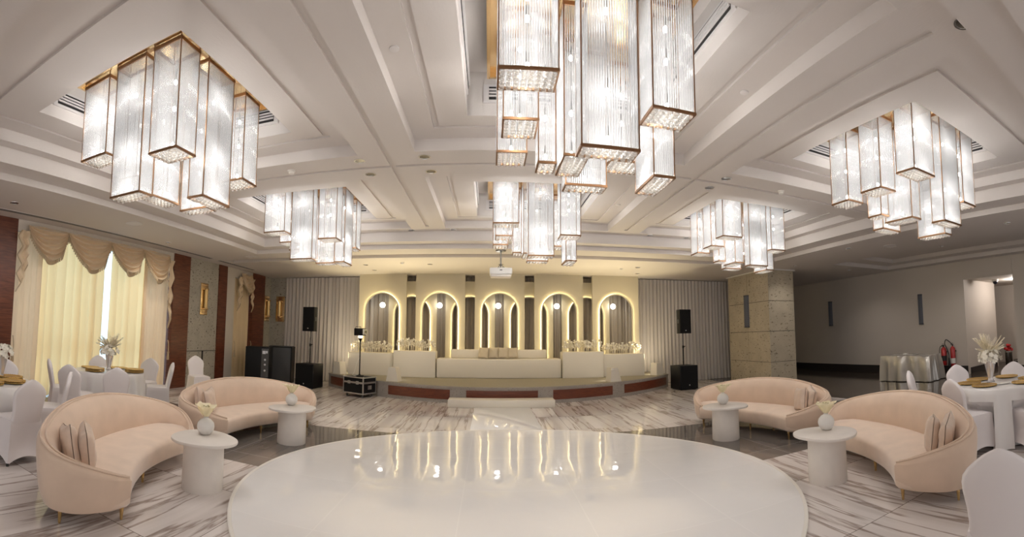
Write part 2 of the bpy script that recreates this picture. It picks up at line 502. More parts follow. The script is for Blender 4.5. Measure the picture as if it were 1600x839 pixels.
# right wall with the lobby opening
wr = MB()
wr.box(XR, XR + .15, 6.87, 15.3, 0, 3.7); wr.box(XR, XR + .15, YN, 5.2, 0, 3.7); wr.box(XR, XR + .15, 5.2, 6.87, 2.95, 3.7)
wr.box(XR - .03, XR, 5.2, 6.87, 2.98, 3.42)
wr.cur = 1; wr.box(XR - .03, XR, 6.87, 15.2, 0, .27); wr.box(XR - .03, XR, YN, 5.2, 0, .27)
struct(wr.build('wall_right', ['wall_paint', 'dark_skirting'], smooth=False))
lo = MB()
lo.box(XR + .15, 14.4, 6.87, 7.0, 0, 2.95); lo.box(14.25, 14.4, 7.0, 9.0, 0, 2.95); lo.box(15.9, 16.0, 3.2, 9.0, 0, 2.95)
lo.box(XR + .15, 16, 3.1, 3.2, 0, 2.95); lo.box(14.4, 16, 9.0, 9.1, 0, 2.95); lo.box(XR + .15, 16, 3.1, 9.1, 2.95, 3.05)
lo.cur = 1; lo.box(XR + .15, 14.25, 6.84, 6.87, 0, .2)
struct(lo.build('wall_lobby', ['wall_paint', 'dark_skirting'], smooth=False))
# coral stone pillar in four courses of slabs
pc = MB()
for z0, z1 in ((0, .695), (.71, 1.62), (1.635, 2.54), (2.555, 3.5)):
    for y0, y1 in ((10.94, 12.113), (12.127, 13.3)): pc.box(7.85, 8.82, y0, y1, z0, z1)
pc.cur = 2; pc.box(7.875, 8.795, 10.965, 13.275, 0, 3.52)
pc.cur = 1; pc.box(7.80, 8.87, 10.89, 13.35, 3.485, 3.53)
struct(pc.build('wall_pillar', ['coral_stone', 'white_paint', 'dark_skirting'], smooth=False))

# ------------------------------------------------------------------ chandeliers
POS = ['front left', 'front middle', 'front right', 'rear left', 'rear middle', 'rear right']
PR = [(.05, .46, 2.90, 3.16, 3.40), (.61, 1.02, 2.88, 3.06, 2.88), (1.13, 1.46, 2.88, 3.16, 3.22), (.10, .38, 3.45, 3.78, 3.32),
      (.06, .33, 3.97, 4.28, 3.27), (.41, .56, 3.72, 3.95, 3.08), (.57, .76, 3.34, 3.78, 3.00), (.68, 1.06, 3.92, 4.10, 2.97),
      (1.29, 1.47, 3.30, 3.76, 2.88), (1.13, 1.46, 4.02, 4.32, 3.27)]
def make_chandelier():
    t = thing('chandelier', '', 'chandelier', (0, 0, 4.33), group='glass rod chandeliers on the coffered ceiling')
    b = MB(); b.box(-.79, .79, -.82, .80, 0, .10)
    b.box(-.80, .80, -.83, -.80, -.06, .11); b.box(-.80, .80, .80, .83, -.06, .11); b.box(-.82, -.79, -.83, .83, -.06, .11); b.box(.79, .82, -.83, .83, -.06, .11)
    b.build('ceiling_plate', 'gold', t, smooth=False)
    b = MB(); b.box(-.5, .5, -.5, .5, .1, .15); b.build('mounting_bracket', 'dark_chrome', t, smooth=False)
    for x0, x1, y0, y1, zb in PR:
        x0 -= .78; x1 -= .78; y0 -= 3.67; y1 -= 3.67; zb -= 4.33; zt = -.10
        g = MB()
        def rod(x, y):
            r = .0060
            o = len(g.v)
            for z in (zb + .01, zt):
                for a in range(6): g.v.append((x + r * math.cos(a * PI / 3), y + r * math.sin(a * PI / 3), z))
            for a in range(6): g.f.append((o + a, o + (a + 1) % 6, o + 6 + (a + 1) % 6, o + 6 + a)); g.mi.append(0)
        nx = max(4, round((x1 - x0) / .0185)); ny = max(4, round((y1 - y0) / .0185))
        for k in range(nx):
            x = x0 + (x1 - x0) * (k + .5) / nx; rod(x, y0); rod(x, y1)
        for k in range(ny):
            y = y0 + (y1 - y0) * (k + .5) / ny; rod(x0, y); rod(x1, y)
        p = g.build('glass_box', 'glass_rod', t, ang=180)
        f = MB(); q = .008
        for z, h in ((zb, .016), (zt, .03)):
            f.box(x0 - q, x1 + q, y0 - q, y0 + q, z - .004, z + h); f.box(x0 - q, x1 + q, y1 - q, y1 + q, z - .004, z + h)
            f.box(x0 - q, x0 + q, y0, y1, z - .004, z + h); f.box(x1 - q, x1 + q, y0, y1, z - .004, z + h)
        q = .0045
        for x in (x0, x1):
            for y in (y0, y1): f.box(x - q, x + q, y - q, y + q, zb, 0)
        f.build('gold_frame', 'bronze', p, smooth=False)
        c = MB(); mx = max(2, round((x1 - x0) / .052)); my = max(2, round((y1 - y0) / .052))
        for i in range(mx):
            for j in range(my):
                c.ball((x0 + (x1 - x0) * (i + .5) / mx, y0 + (y1 - y0) * (j + .5) / my, zb - .004), .0235, 8, 5)
        c.build('crystal_base', 'crystal', p)
        L = MB(); xm, ym = (x0 + x1) / 2, (y0 + y1) / 2
        zs = [zb + .10] + ([zb + .45] if zt - zb > .75 else [])
        zs.append(zt - .22 if zt - zb < 1 else zt - .3)
        for z in zs:
            L.cur = 0; L.ball((xm, ym, z), .016, 8, 6, 1.6)
            L.cur = 1; L.tube([(xm, ym, z + .025), (xm, ym, z + .10)], .012, 8)
            lamp('lamp_light', 'POINT', (xm, ym, z), LAMP_W * (.62 if len(zs) == 3 else .8), parent=p, size=.03)
        L.cur = 1; L.tube([(xm, ym, min(zs) + .05), (xm, ym, 0)], .004, 6)
        L.build('lamp_stem', ['bulb_glow', 'dark_chrome'], p)
    return t
ch = make_chandelier()
CL = ['large box-tiered glass rod chandelier hanging at the left, nearest the tall curtained window',
      'largest box-tiered glass rod chandelier, overhead in front and cut by the photo top',
      'large box-tiered glass rod chandelier at the right, above the near right sofa',
      'smaller-looking glass rod chandelier at the rear left, towards the left loudspeaker',
      'smaller-looking glass rod chandelier at the rear middle, beside the projector',
      'smaller-looking glass rod chandelier at the rear right, in front of the stone pillar']
for n, (cx, cy) in enumerate([(x, y) for y in LIP for x in CX]):
    ddx, ddy = ((.05, .12), (0, 0), (0, 0), (.09, .10), (0, 0), (-.06, .04))[n]
    if n == 0: ch.location = (cx + ddx, cy + ddy, 4.33); ch['label'] = CL[0]
    else: dup(ch, CL[n], (cx + ddx, cy + ddy, 4.33))

# air vents in the recesses
def make_vent():
    t = thing('air_vent', '', 'air vent', (0, 0, 0), group='slotted air vents in the chandelier recesses')
    b = MB(); b.box(-.86, .86, -.02, 0, .0, .2); b.build('frame', 'grille_white', t, smooth=False)
    b = MB(); b.box(-.80, .80, -.026, -.02, .03, .17); b.build('slot', 'black_louvre', t, smooth=False)
    b = MB()
    for k in range(3):
        z = .03 + .14 * (k + 1) / 4; b.box(-.80, .80, -.040, -.026, z - .008, z + .008)
    b.build('slat', 'grille_white', t, smooth=False)
    return t
vt = None
for n, (cx, cy) in enumerate([(x, y) for y in LIP for x in CX]):
    for side, (dx, dy, rz) in (('far', (0, LH, 0)), ('left', (-LH, 0, PI / 2)), ('right', (LH, 0, -PI / 2))):
        lb = 'black-slotted white air vent on the %s side of the recess of the %s chandelier' % (side, POS[n])
        if vt is None: vt = make_vent(); vt.location = (cx + dx, cy + dy, 4.12); vt.rotation_euler.z = rz; vt['label'] = lb
        else: dup(vt, lb, (cx + dx, cy + dy, 4.12), rz)

# downlights, detectors, speakers in the ceiling
def make_dl():
    t = thing('downlight', '', 'downlight', (0, 0, 0), group='recessed downlights')
    b = MB(); b.lathe([(.060, 0), (.062, -.006), (.075, -.006), (.076, 0)], 20, caps=False); b.build('trim_ring', 'chrome', t)
    b = MB(); b.lathe([(.060, -.002), (.035, -.0010), (.0005, -.0009)], 20, caps=False); b.build('reflector', 'dark_chrome', t)
    return t
DL = [(-1.66, 5.42, Z2, 'near one of the pair left of the left beam crossing'), (-1.65, 5.92, Z2, 'far one of the pair left of the left beam crossing'),
      (-.82, 5.42, Z2, 'near one of the pair right of the left beam crossing'), (-.80, 5.92, Z2, 'far one of the pair right of the left beam crossing'),
      (3.25, 5.46, Z2, 'near one of the pair at the beam crossing on the right'), (3.22, 5.92, Z2, 'far one of the pair at the beam crossing on the right'),
      (-1.66, 9.28, Z2, 'on the ledge behind the rear left coffer, left one of two'), (-.77, 9.28, Z2, 'on the ledge behind the rear middle coffer, right one of two'),
      (3.5, 9.28, Z2, 'on the rear ledge right of the rear middle coffer'), (4.4, 9.28, Z2, 'on the rear ledge behind the rear right chandelier'),
      (2.9, 1.5, Z2, 'largest in the photo, near the top right corner'), (7.7, 7.4, Z0, 'in the right soffit behind the right chandelier'),
      (8.13, 3.5, Z0, 'in the right soffit at the right photo edge'), (-6.78, 7.7, Z0, 'in the left soffit beyond the round ceiling speaker'),
      (-3.4, 12.9, Z0, 'in the soffit above the left end of the arches'), (4.5, 13.1, Z0, 'in the soffit above the right end of the arches'),
      (8.3, 10.2, Z0, 'added for fill in the right soffit before the stone pillar'), (10.6, 10.2, Z0, 'added for fill in the right soffit near the far right wall'),  # fittings from here to the left soffit one added to house fill spots
      (10.6, 6.6, Z0 + .24, 'added for fill inside the right-hand ceiling coffer'), (-6.6, 3.6, Z0, 'added for fill in the left soffit near the left photo edge'),
      (-3.4, 11.9, Z0, 'leftmost of the row of five before the arches'), (-1.6, 11.9, Z0, 'second from left of the row of five before the arches'),
      (.3, 11.9, Z0, 'middle one of the row of five before the arches'), (2.2, 11.9, Z0, 'fourth from left of the row of five before the arches'),
      (4.1, 11.9, Z0, 'rightmost of the row of five before the arches')]
d0 = None
for x, y, z, lb in DL:
    lb = 'round chrome downlight ' + lb
    if d0 is None: d0 = make_dl(); d0.location = (x, y, z); d0['label'] = lb
    else: dup(d0, lb, (x, y, z))
for x, y, z, lb in ((-2.67, 5.5, Z2, 'small white smoke detector on the beam behind the left chandelier'), (4.3, 5.55, Z2, 'small white smoke detector on the beam before the right chandelier'),
                    (-2.3, 11.6, Z0, 'small smoke detector on the yellow-lit soffit above the left arches'), (3.7, 12.2, Z0, 'small smoke detector on the yellow-lit soffit above the right arches')):
    b = MB(); b.lathe([(.055, 0), (.055, -.012), (.04, -.02), (.038, -.045), (.02, -.052)], 16)
    tag(b.build('smoke_detector', 'white_paint', loc=(x, y, z)), lb, 'smoke detector', 'smoke detectors')
for x, y, lb in ((-.80, 3.5, 'flat grey ceiling disc left of the front middle chandelier'), (2.38, 3.6, 'flat grey ceiling disc right of the front middle chandelier'), (2.3, 7.7, 'flat grey ceiling disc right of the rear middle chandelier')):
    b = MB(); b.lathe([(.042, 0), (.042, -.008), (.036, -.011)], 20)
    tag(b.build('cover_disc', 'grille_white', loc=(x, y, Z3)), lb, 'ceiling disc', 'ceiling discs')
for x, y, lb in ((-6.08, 5.9, 'round white ceiling loudspeaker above the tall curtained window'), (-5.95, 10.06, 'round white ceiling loudspeaker beyond the rear left chandelier'), (8.3, 6.6, 'round grey ceiling loudspeaker behind the right chandelier')):
    b = MB(); b.lathe([(.16, 0), (.16, -.008), (.145, -.012), (.14, -.006), (.02, -.006)], 28)
    tag(b.build('ceiling_speaker', 'grille_white', loc=(x, y, Z0)), lb, 'ceiling speaker', 'ceiling speakers')
for y0, y1, lb in ((-1, 9.95, 'long grey linear air diffuser in the soffit along the left wall'), (10.3, 12.3, 'short linear air diffuser in the left soffit near the stage drapes')):
    t = thing('linear_diffuser', lb, 'air diffuser', (-7.15, (y0 + y1) / 2, Z0)); h = (y1 - y0) / 2
    b = MB(); b.box(-.07, .07, -h, h, -.006, 0); b.build('frame', 'grille_white', t, smooth=False)
    b = MB()
    for x in (-.04, 0, .04): b.box(x - .012, x + .012, -h + .01, h - .01, -.008, -.004)
    b.build('slot', 'dark_grey', t, smooth=False)
t = thing('linear_diffuser', 'dark slot diffuser inside the right-hand ceiling coffer', 'air diffuser', (9.78, 4, Z0 + .24))
b = MB(); b.box(-.09, .09, -4.8, 4.8, -.006, 0); b.build('frame', 'dark_grey', t, smooth=False)
b = MB(); b.box(-.06, .06, -4.75, 4.75, -.010, -.006); b.build('slot', 'black_louvre', t, smooth=False)

# ------------------------------------------------------------------ stage
SX, SCY, SR, SZ = .32, 17.55, 6.8, .40
def arc(r, a0, a1, n): return [(r * math.sin(math.radians(a0 + (a1 - a0) * k / n)), SCY - r * math.cos(math.radians(a0 + (a1 - a0) * k / n))) for k in range(n + 1)]
stage = thing('stage', 'low curved stone-faced stage with inset red wood panels along its front', 'stage', (SX, 0, 0))
b = MB(); b.slab(arc(SR, -49, 49, 48) + [(5.13, 14.17), (-5.13, 14.17)], 0, SZ - .01); b.build('platform', 'granite', stage)
b = MB(); b.slab(arc(SR - .03, -48.8, 48.8, 48) + [(5.1, 14.17), (-5.1, 14.17)], SZ - .012, SZ); b.build('carpet', 'stage_carpet', stage)
b = MB(); b.slab(arc(SR + .015, -49, 49, 48) + arc(SR - .1, 49, -49, 48), SZ - .05, SZ - .005); b.build('stone_edge', 'granite', stage)
for a0, a1 in ((-47.4, -28.4), (-25, -10.6), (-7.2, 7.2), (10.4, 24.8), (28.4, 47.2)):
    n = 12; o = arc(SR + .012, a0, a1, n); i = arc(SR - .05, a0, a1, n)
    b = MB(); b.slab(o + i[::-1], .085, .315); b.build('wood_panel', 'stage_wood', stage)

# five arch panels in front, four more set behind the gaps
def make_arch(W, a, spr, H, name_mat):
    """front at y=0, opening of half width a, springing at spr"""
    t = thing('arch_panel', '', 'arch panel', (0, 0, SZ))
    n = 24
    ar = [(a * math.cos(PI * k / n), spr + a * math.sin(PI * k / n)) for k in range(n + 1)]
    b = MB()
    for y0, y1 in ((0, .10),):
        b.prism([(-W, 0), (-a, 0), (-a, spr), (-a, H), (-W, H)], y0, y1)
        b.prism([(a, 0), (W, 0), (W, H), (a, H), (a, spr)], y0, y1)
        for k in range(n):
            (xa, za), (xb, zb) = ar[k], ar[k + 1]
            b.prism([(xb, zb), (xa, za), (xa, H), (xb, H)], y0, y1)
    b.build('board', 'arch_white', t, smooth=False)
    def band(r, y0, y1, th, mname, part):
        path = [(r, 0)] + [(r * math.cos(PI * k / n), spr + r * math.sin(PI * k / n)) for k in range(n + 1)] + [(-r, 0)]
        path2 = [(r + th, 0)] + [((r + th) * math.cos(PI * k / n), spr + (r + th) * math.sin(PI * k / n)) for k in range(n + 1)] + [(-r - th, 0)]
        b = MB(); R = []
        for (x, z), (X, Z) in zip(path, path2): R.append([(x, y0, z), (X, y0, Z), (X, y1, Z), (x, y1, z)])
        b.loft(R, True, True); return b.build(part, mname, t, smooth=False)
    band(a - .030, -.062, -.040, .036, 'arch_white', 'rim')       # raised rim; the strip shines from behind it on the board
    band(a - .003, -.032, -.020, .012, 'led_strip', 'light_strip')
    band(a - .004, -.045, .11, .004, 'arch_white', 'reveal')
    return t
ORD = ['first', 'second', 'middle', 'fourth', 'fifth']
pa = make_arch(.765, .555, 1.975, Z0 - SZ, 'arch_white')
pa['group'] = 'lit arch panels in the front row'
for k in range(5):
    lb = 'tall cream lit arch panel, %s of the five in the front row' % ('leftmost', 'second from left', 'middle one', 'second from right', 'rightmost')[k]
    if k == 0: pa.location = (SX - 3.66, 13.75, SZ); pa['label'] = lb
    else: dup(pa, lb, (SX + 1.83 * (k - 2), 13.75, SZ))
pb = make_arch(.775, .57, 1.87, 2.92, 'arch_white')
pb['group'] = 'lit arch panels in the rear row'
for k in range(4):
    lb = 'shorter lit arch panel set back between the %s and %s tall front panels' % (('leftmost', 'second'), ('second', 'middle'), ('middle', 'fourth'), ('fourth', 'rightmost'))[k]
    if k == 0: pb.location = (SX - 2.745, 14.05, SZ); pb['label'] = lb
    else: dup(pb, lb, (SX + 1.83 * (k - 1.5), 14.05, SZ))
# globe pendants in the arch openings
g0 = None
for k in range(5):
    lb = 'glowing white globe hanging in the %s lit front arch' % (ORD[k],) if k < 4 else 'glowing white globe hanging in the rightmost lit front arch'
    if k == 0: lb = 'glowing white globe hanging in the leftmost lit front arch'
    p = (SX + 1.83 * (k - 2) - .04, 13.95, 2.55)
    if g0 is None:
        g0 = thing('globe_lamp', lb, 'globe lamp', p, group='globe lamps in the arches')
        b = MB(); b.ball((0, 0, 0), .085, 20, 12); b.build('globe', 'globe_glow', g0)
        b = MB(); b.tube([(0, 0, .08), (0, 0, .97)], .004, 6); b.build('cord', 'pendant_cord', g0)
    else: dup(g0, lb, p)

# drapes
def drape(name, lb, x0, x1, y, z0, z1, m, folds, amp, seed, spread=0.0, cat='drape', axis='x', gather=None):
    rnd = random.Random(seed)
    nu = folds * 8; ph = [rnd.uniform(-1, 1) for _ in range(folds + 2)]; am = [rnd.uniform(.5, 1.2) for _ in range(folds + 2)]
    b = MB()
    def fn(u, v):
        s = u * folds; k = int(min(s, folds - 1e-6)); f = s - k
        ampk = am[k] * (1 - f) + am[k + 1] * f; p = ph[k] * (1 - f) + ph[k + 1] * f
        wv = math.sin(2 * PI * s + .9 * p) + .25 * math.sin(4 * PI * s + 2 * p)
        X = x0 + (x1 - x0) * u + spread * (1 - v) * .1 * p
        Y = y - amp * ampk * wv * (1.15 - .5 * v) - (spread * (1 - v) ** 3 * .3 * (1 + p) if spread else 0)
        Z = z0 + (z1 - z0) * v
        return (X, Y, Z) if axis == 'x' else (Y, X, Z)
    b.grid(fn, nu, 8)
    return tag(b.build(name, m, ang=180), lb, cat, 'stage drapes' if axis == 'x' else 'window curtains')
drape('stage_drape', 'pale grey pleated drape left of the arches behind the left loudspeaker', -6.97, -3.75, 14.28, .01, 3.50, 'drape', 24, .05, 1, .06)
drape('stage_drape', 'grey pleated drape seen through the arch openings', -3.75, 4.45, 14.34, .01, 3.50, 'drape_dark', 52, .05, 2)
drape('stage_drape', 'pale grey pleated drape right of the arches behind the right loudspeaker', 4.45, 8.42, 14.25, .01, 3.50, 'drape', 30, .05, 3, .12)

# sofa bench on the stage
bs = thing('stage_sofa', 'long white box sofa in the middle of the stage', 'sofa', (SX - .03, 13.3, SZ))
b = MB(); b.rbox(-1.80, 1.80, -.36, .30, 0, .55, .035); b.build('seat_base', 'stage_white', bs)
b = MB(); b.rbox(-1.42, 1.42, .06, .27, .55, .81, .03); b.build('backrest', 'stage_white', bs)
def cushion_mb(s, d, seed):
    rnd = random.Random(seed); b = MB(); n = 12
    for sg in (1, -1):
        def fn(u, v):
            x, z = 2 * u - 1, 2 * v - 1
            k = (max(0, 1 - x ** 4) * max(0, 1 - z ** 4)) ** .55
            c = 1 - .10 * (1 - abs(z) ** 2) * abs(x) ** 6 * 1.2; c2 = 1 - .10 * (1 - abs(x) ** 2) * abs(z) ** 6 * 1.2
            wr = .006 * math.sin(7 * x + seed) * math.cos(5 * z + seed * 2) * k
            return (x * s / 2 * c, sg * (d / 2 * k + .003) + wr, s / 2 + z * s / 2 * c2)
        b.grid(fn if sg == -1 else (lambda u, v, f=fn: f(1 - u, v)), n, n)
    return b
for k, (x, ry) in enumerate(((.04, -.10), (.32, .08), (.56, -.05), (.80, .06))):
    o = cushion_mb(.34, .11, k).build('cushion', 'cream_satin', ang=70)
    tag(o, 'square cream cushion on the long white stage sofa, %s of the four' % ('leftmost', 'second from left', 'third from left', 'rightmost')[k], 'cushion', 'cushions on the stage sofa')
    o.location = (SX - .50 + .29 * k, 13.17, SZ + .555); o.rotation_euler = (-.24, (.03, -.04, .03, -.02)[k], -.42 + .10 * k)
# planters
PL = [('tall white planter box left of the stage sofa, full of pale flowers', -2.15, 13.12, .62, .24, .75, 0),
      ('lower white planter box at the left end of the stage, behind the black lamp stand', -3.52, 13.28, .68, .26, .66, .12),
      ('tall white planter box right of the stage sofa, full of pale flowers', 2.72, 13.07, .61, .24, .75, 0),
      ('lower white planter box at the right end of the stage', 4.0, 13.22, .64, .26, .66, -.10)]
fl_proto = []
for sd in range(4):
    rnd = random.Random(50 + sd)
    h = .27 + .05 * sd / 3
    r = thing('flower', 'x', 'flower', (0, 0, 0))
    b = MB()
    tips = []
    for q in range(4 + sd % 2):
        a = rnd.uniform(0, 6.28); ln = rnd.uniform(.015, .05); hh = h * (.5 + .5 * q / (3 + sd % 2)) * rnd.uniform(.9, 1.0)
        p3 = (ln * math.cos(a), ln * math.sin(a), hh); tips.append(p3)
        b.tube([(0, 0, 0), (ln * .2 * math.cos(a), ln * .2 * math.sin(a), hh * .6), p3], .005, 5)
    b.build('stem', 'plume', r)
    b = MB()
    for tx, ty, tz in tips:
        a = rnd.uniform(0, 6.28)
        st = len(b.v)
        b.lathe([(.006, -.03), (.015, .0), (.024, .03), (.040, .045), (.028, .04), (.010, .005)], 8)
        mt = Matrix.Translation((tx, ty, tz)) @ Matrix.Rotation(a, 4, 'Z') @ Matrix.Rotation(rnd.uniform(.3, 1.0), 4, 'X')
        b.xf(mt, st)
    b.build('blossom', 'white_petal', r)
    fl_proto.append(r)
used = set()
for k, (lb, x, y, hw, hd, h, rz) in enumerate(PL):
    t = thing('planter_box', lb, 'planter', (x, y, SZ), rz, 'white planter boxes on the stage')
    b = MB(); b.rbox(-hw, hw, -hd, hd, 0, h, .015); b.build('box', 'stage_white', t)
    b = MB(); b.box(-hw + .03, hw - .03, -hd + .03, hd - .03, h - .01, h + .004); b.build('soil', 'plume', t)
    rnd = random.Random(k + 3)
    fl_lb = 'pale lily-like artificial flower standing in the ' + ('tall white planter left of the stage sofa', 'low white planter at the left stage end', 'tall white planter right of the stage sofa', 'low white planter at the right stage end')[k]
    fg = 'flowers in the ' + ('tall left planter', 'low left planter', 'tall right planter', 'low right planter')[k]
    for i in range(22):
        u = -hw + .06 + (2 * hw - .12) * ((i + rnd.uniform(.2, .8)) / 22); v = rnd.uniform(-.16, .14)
        px = x + u * math.cos(rz) - v * math.sin(rz); py = y + u * math.sin(rz) + v * math.cos(rz)
        q = rnd.randrange(4)
        o = fl_proto[q] if q not in used else copy_tree(fl_proto[q])
        used.add(q)
        o.location = (px, py, SZ + h); o.rotation_euler.z = rnd.uniform(0, 6.28); o.scale = (1, 1, rnd.uniform(.75, 1.05))
        o['label'] = fl_lb; o['category'] = 'flower'; o['group'] = fg
# white wedge-shaped uplight housings along the stage edge
def wedge(lb, x, y, rz, mark=False):
    t = thing('stage_light', lb, 'stage light', (x, y, SZ), rz, 'white stage light housings')
    b = MB(); b.add([(-.17, -.13, 0), (.17, -.13, 0), (.17, .13, 0), (-.17, .13, 0), (-.12, -.10, .36), (.08, -.10, .36), (.08, .13, .36), (-.12, .13, .36)],
                    [(0, 3, 2, 1), (4, 5, 6, 7), (0, 1, 5, 4), (1, 2, 6, 5), (2, 3, 7, 6), (3, 0, 4, 7)])
    b.build('housing', 'stage_white', t, smooth=False)
    b = MB(); b.box(-.10, .06, .132, .14, .08, .32); b.build('lens', 'lamp_face', t, smooth=False)
    if mark:
        b = MB()
        b.prism([(-.11 + .035 * math.cos(a) - .02 * math.sin(a), .33 + .014 * math.sin(a) + .02 * math.cos(a)) for a in [2 * PI * k / 14 for k in range(14)]], -.135, -.105)
        b.box(-.06, .07, -.115, -.105, .325, .337)
        b.build('leaf_mark', 'label_white', t, smooth=False)
    return t
wedge('white wedge light housing at the left end of the stage, left of the planters', -4.42, 12.95, -.5)
wedge('white wedge light housing on the stage edge right of the black flight case', -2.46, 11.62, -.25)
wedge('white wedge light housing with a small leaf mark at the right stage edge', 3.27, 11.62, .3, True)
wedge('white wedge light housing at the far right end of the stage by the loudspeaker', 5.02, 12.92, .5)
# step and runner and dance floor
b = MB(); b.rbox(-1.21, 1.21, -.21, .21, 0, .17, .012); tag(b.build('stage_step', 'stage_white', loc=(.29, 10.40, 0)), 'long low white step in front of the stage', 'step')
b = MB(); b.rbox(-.62, .62, -1.5, 1.5, 0, .014, .004); tag(b.build('aisle_runner', 'white_vinyl', loc=(.305, 8.68, 0)), 'glossy white runner from the dance floor to the stage step', 'runner')
df = thing('dance_floor', 'big round glossy white dance floor', 'dance floor', (.317, 4.92, 0))
b = MB(); b.lathe([(2.87, 0), (2.87, .016), (.001, .017)], 128, caps=False); b.build('floor_panel', 'white_vinyl', df, ang=60)
b = MB(); b.lathe([(2.895, 0), (2.895, .018), (2.865, .020), (2.86, .016)], 128, caps=False); b.build('edge_trim', 'white_paint', df, ang=60)

# ------------------------------------------------------------------ loudspeakers and stage gear
def sub_and_top(side, x, y, rz):
    t = thing('subwoofer', 'big black subwoofer box on the floor at the %s end of the stage' % side, 'subwoofer', (x, y, 0), rz, 'subwoofers')
    b = MB(); b.rbox(-.30, .30, -.30, .30, .015, .70, .012); b.build('cabinet', 'black_plastic', t)
    b = MB(); b.box(-.27, .27, -.315, -.298, .05, .67); b.build('grille', 'black_grille', t, smooth=False)
    b = MB(); b.lathe([(.018, -.003), (.018, .003)], 12); b.xf(Matrix.Translation((.0, -.318, .14)) @ Matrix.Rotation(PI / 2, 4, 'X')); b.build('badge', 'aluminium', t)
    for xx in (-.24, .24):
        for yy in (-.24, .24): MB().lathe([(.03, 0), (.03, .02)], 10, (xx, yy, 0)).build('foot', 'rubber', t)
    p = thing('speaker_pole', 'thin black speaker pole standing on the %s subwoofer' % side, 'speaker pole', (x, y + .02, .70), rz, 'speaker poles')
    b = MB(); b.tube([(0, 0, 0), (0, 0, .55)], .019, 10); b.build('lower_tube', 'black_plastic', p)
    b = MB(); b.tube([(0, 0, .5), (0, 0, .96)], .014, 10); b.build('upper_tube', 'dark_grey', p)
    b = MB(); b.lathe([(.028, .5), (.028, .58)], 12); b.tube([(.02, 0, .54), (.07, 0, .56)], .012, 8); b.build('clamp', 'black_plastic', p)
    s = thing('loudspeaker', 'black loudspeaker up on a pole at the %s end of the stage' % side, 'loudspeaker', (x, y + .02, 1.64), rz, 'pole-mounted loudspeakers')
    b = MB()
    pl = [(-.19, -.17), (.19, -.17), (.19, -.02), (.11, .18), (-.11, .18), (-.19, -.02)]
    b.slab(pl, 0, .71); b.build('cabinet', 'black_plastic', s, smooth=False)
    b = MB(); b.rbox(-.175, .175, -.187, -.165, .03, .68, .01); b.build('grille', 'black_grille', s)
    b = MB(); b.box(-.02, .02, -.191, -.186, .075, .10); b.build('badge', 'aluminium', s, smooth=False)
    for xx in (-.193, .193):
        b = MB(); b.box(xx - .004, xx + .004, -.10, -.02, .30, .42); b.build('handle', 'dark_grey', s, smooth=False)
sub_and_top('left', -5.12, 12.25, -.12)
sub_and_top('right', 5.62, 12.25, .10)
b = MB(); b.tube(catmull([(0, 0, .95), (-.08, .06, .6), (-.10, .08, .1), (-.09, .08, 0), (-.2, .2, -.0), (-.19, .28, -.5), (-.2, .29, -.68)], 5), .006, 6)
tag(b.build('speaker_cable', 'rubber', loc=(-5.12, 12.32, .71)), 'black cable hanging down beside the left speaker pole', 'cable')

fc = thing('flight_case', 'black flight case with aluminium edges on castors before the stage', 'flight case', (-3.31, 11.33, 0), -.42)
b = MB(); b.box(-.33, .33, -.25, .25, .10, .37); b.build('body', 'black_plastic', fc, smooth=False)
b = MB(); b.box(-.33, .33, -.25, .25, .375, .50); b.build('lid', 'black_plastic', fc, smooth=False)
b = MB(); e = .014
for z in (.10, .362, .378, .50):
    for sy in (-.25, .25): b.box(-.345, .345, sy - e, sy + e, z - e, z + e)
    for sx in (-.33, .33): b.box(sx - e, sx + e, -.26, .26, z - e, z + e)
for sx in (-.33, .33):
    for sy in (-.25, .25): b.box(sx - e, sx + e, sy - e, sy + e, .09, .51)
b.build('edge_rail', 'aluminium', fc, smooth=False)
for sx in (-.33, .33):
    for sy in (-.25, .25):
        for z in (.10, .50): MB().ball((sx, sy, z), .024, 8, 6).build('ball_corner', 'aluminium', fc)
for x in (-.14, .14):
    b = MB(); b.box(x - .04, x + .04, -.268, -.252, .33, .41); b.build('latch', 'aluminium', fc, smooth=False)
b = MB(); b.box(.334, .345, -.07, .07, .20, .30); b.build('side_handle', 'aluminium', fc, smooth=False)
for sx in (-.26, .26):
    for sy in (-.18, .18):
        c = MB(); st = 0; c.lathe([(.035, -.014), (.038, 0), (.035, .014)], 14); c.xf(Matrix.Translation((sx, sy, .038)) @ Matrix.Rotation(PI / 2, 4, 'X'))
        c.box(sx - .02, sx + .02, sy - .02, sy + .02, .06, .095); c.build('castor', 'dark_grey', fc)
ls = thing('stage_lamp', 'black spotlight head on a thin pole standing on the flight case', 'stage lamp', (-3.33, 11.36, .515), -.3)
b = MB(); b.tube([(0, 0, 0), (0, 0, .93)], .016, 10); b.build('pole', 'black_plastic', ls)
b = MB(); b.lathe([(.12, 0), (.12, .012), (.03, .022), (.02, .05)], 20); b.build('base', 'black_plastic', ls)
b = MB(); b.lathe([(.016, .90), (.06, .985), (.06, .99)], 16); b.build('cone', 'black_plastic', ls)
b = MB(); b.lathe([(.05, .99), (.055, 1.02), (.05, 1.045)], 16); b.build('lit_ring', 'lamp_face', ls)
b = MB(); b.rbox(-.14, .11, -.11, .11, 1.05, 1.24, .02); b.build('head', 'black_plastic', ls)
b = MB(); b.rbox(.11, .155, -.09, .09, 1.07, 1.22, .012); b.cur = 1; b.box(.156, .158, -.05, .05, 1.11, 1.18); b.build('front_panel', ['aluminium', 'lens'], ls)
b = MB(); b.tube([(-.10, -.09, 1.24), (-.10, -.09, 1.275), (.07, -.09, 1.275), (.07, -.09, 1.24)], .008, 6); b.build('carry_handle', 'black_plastic', ls)
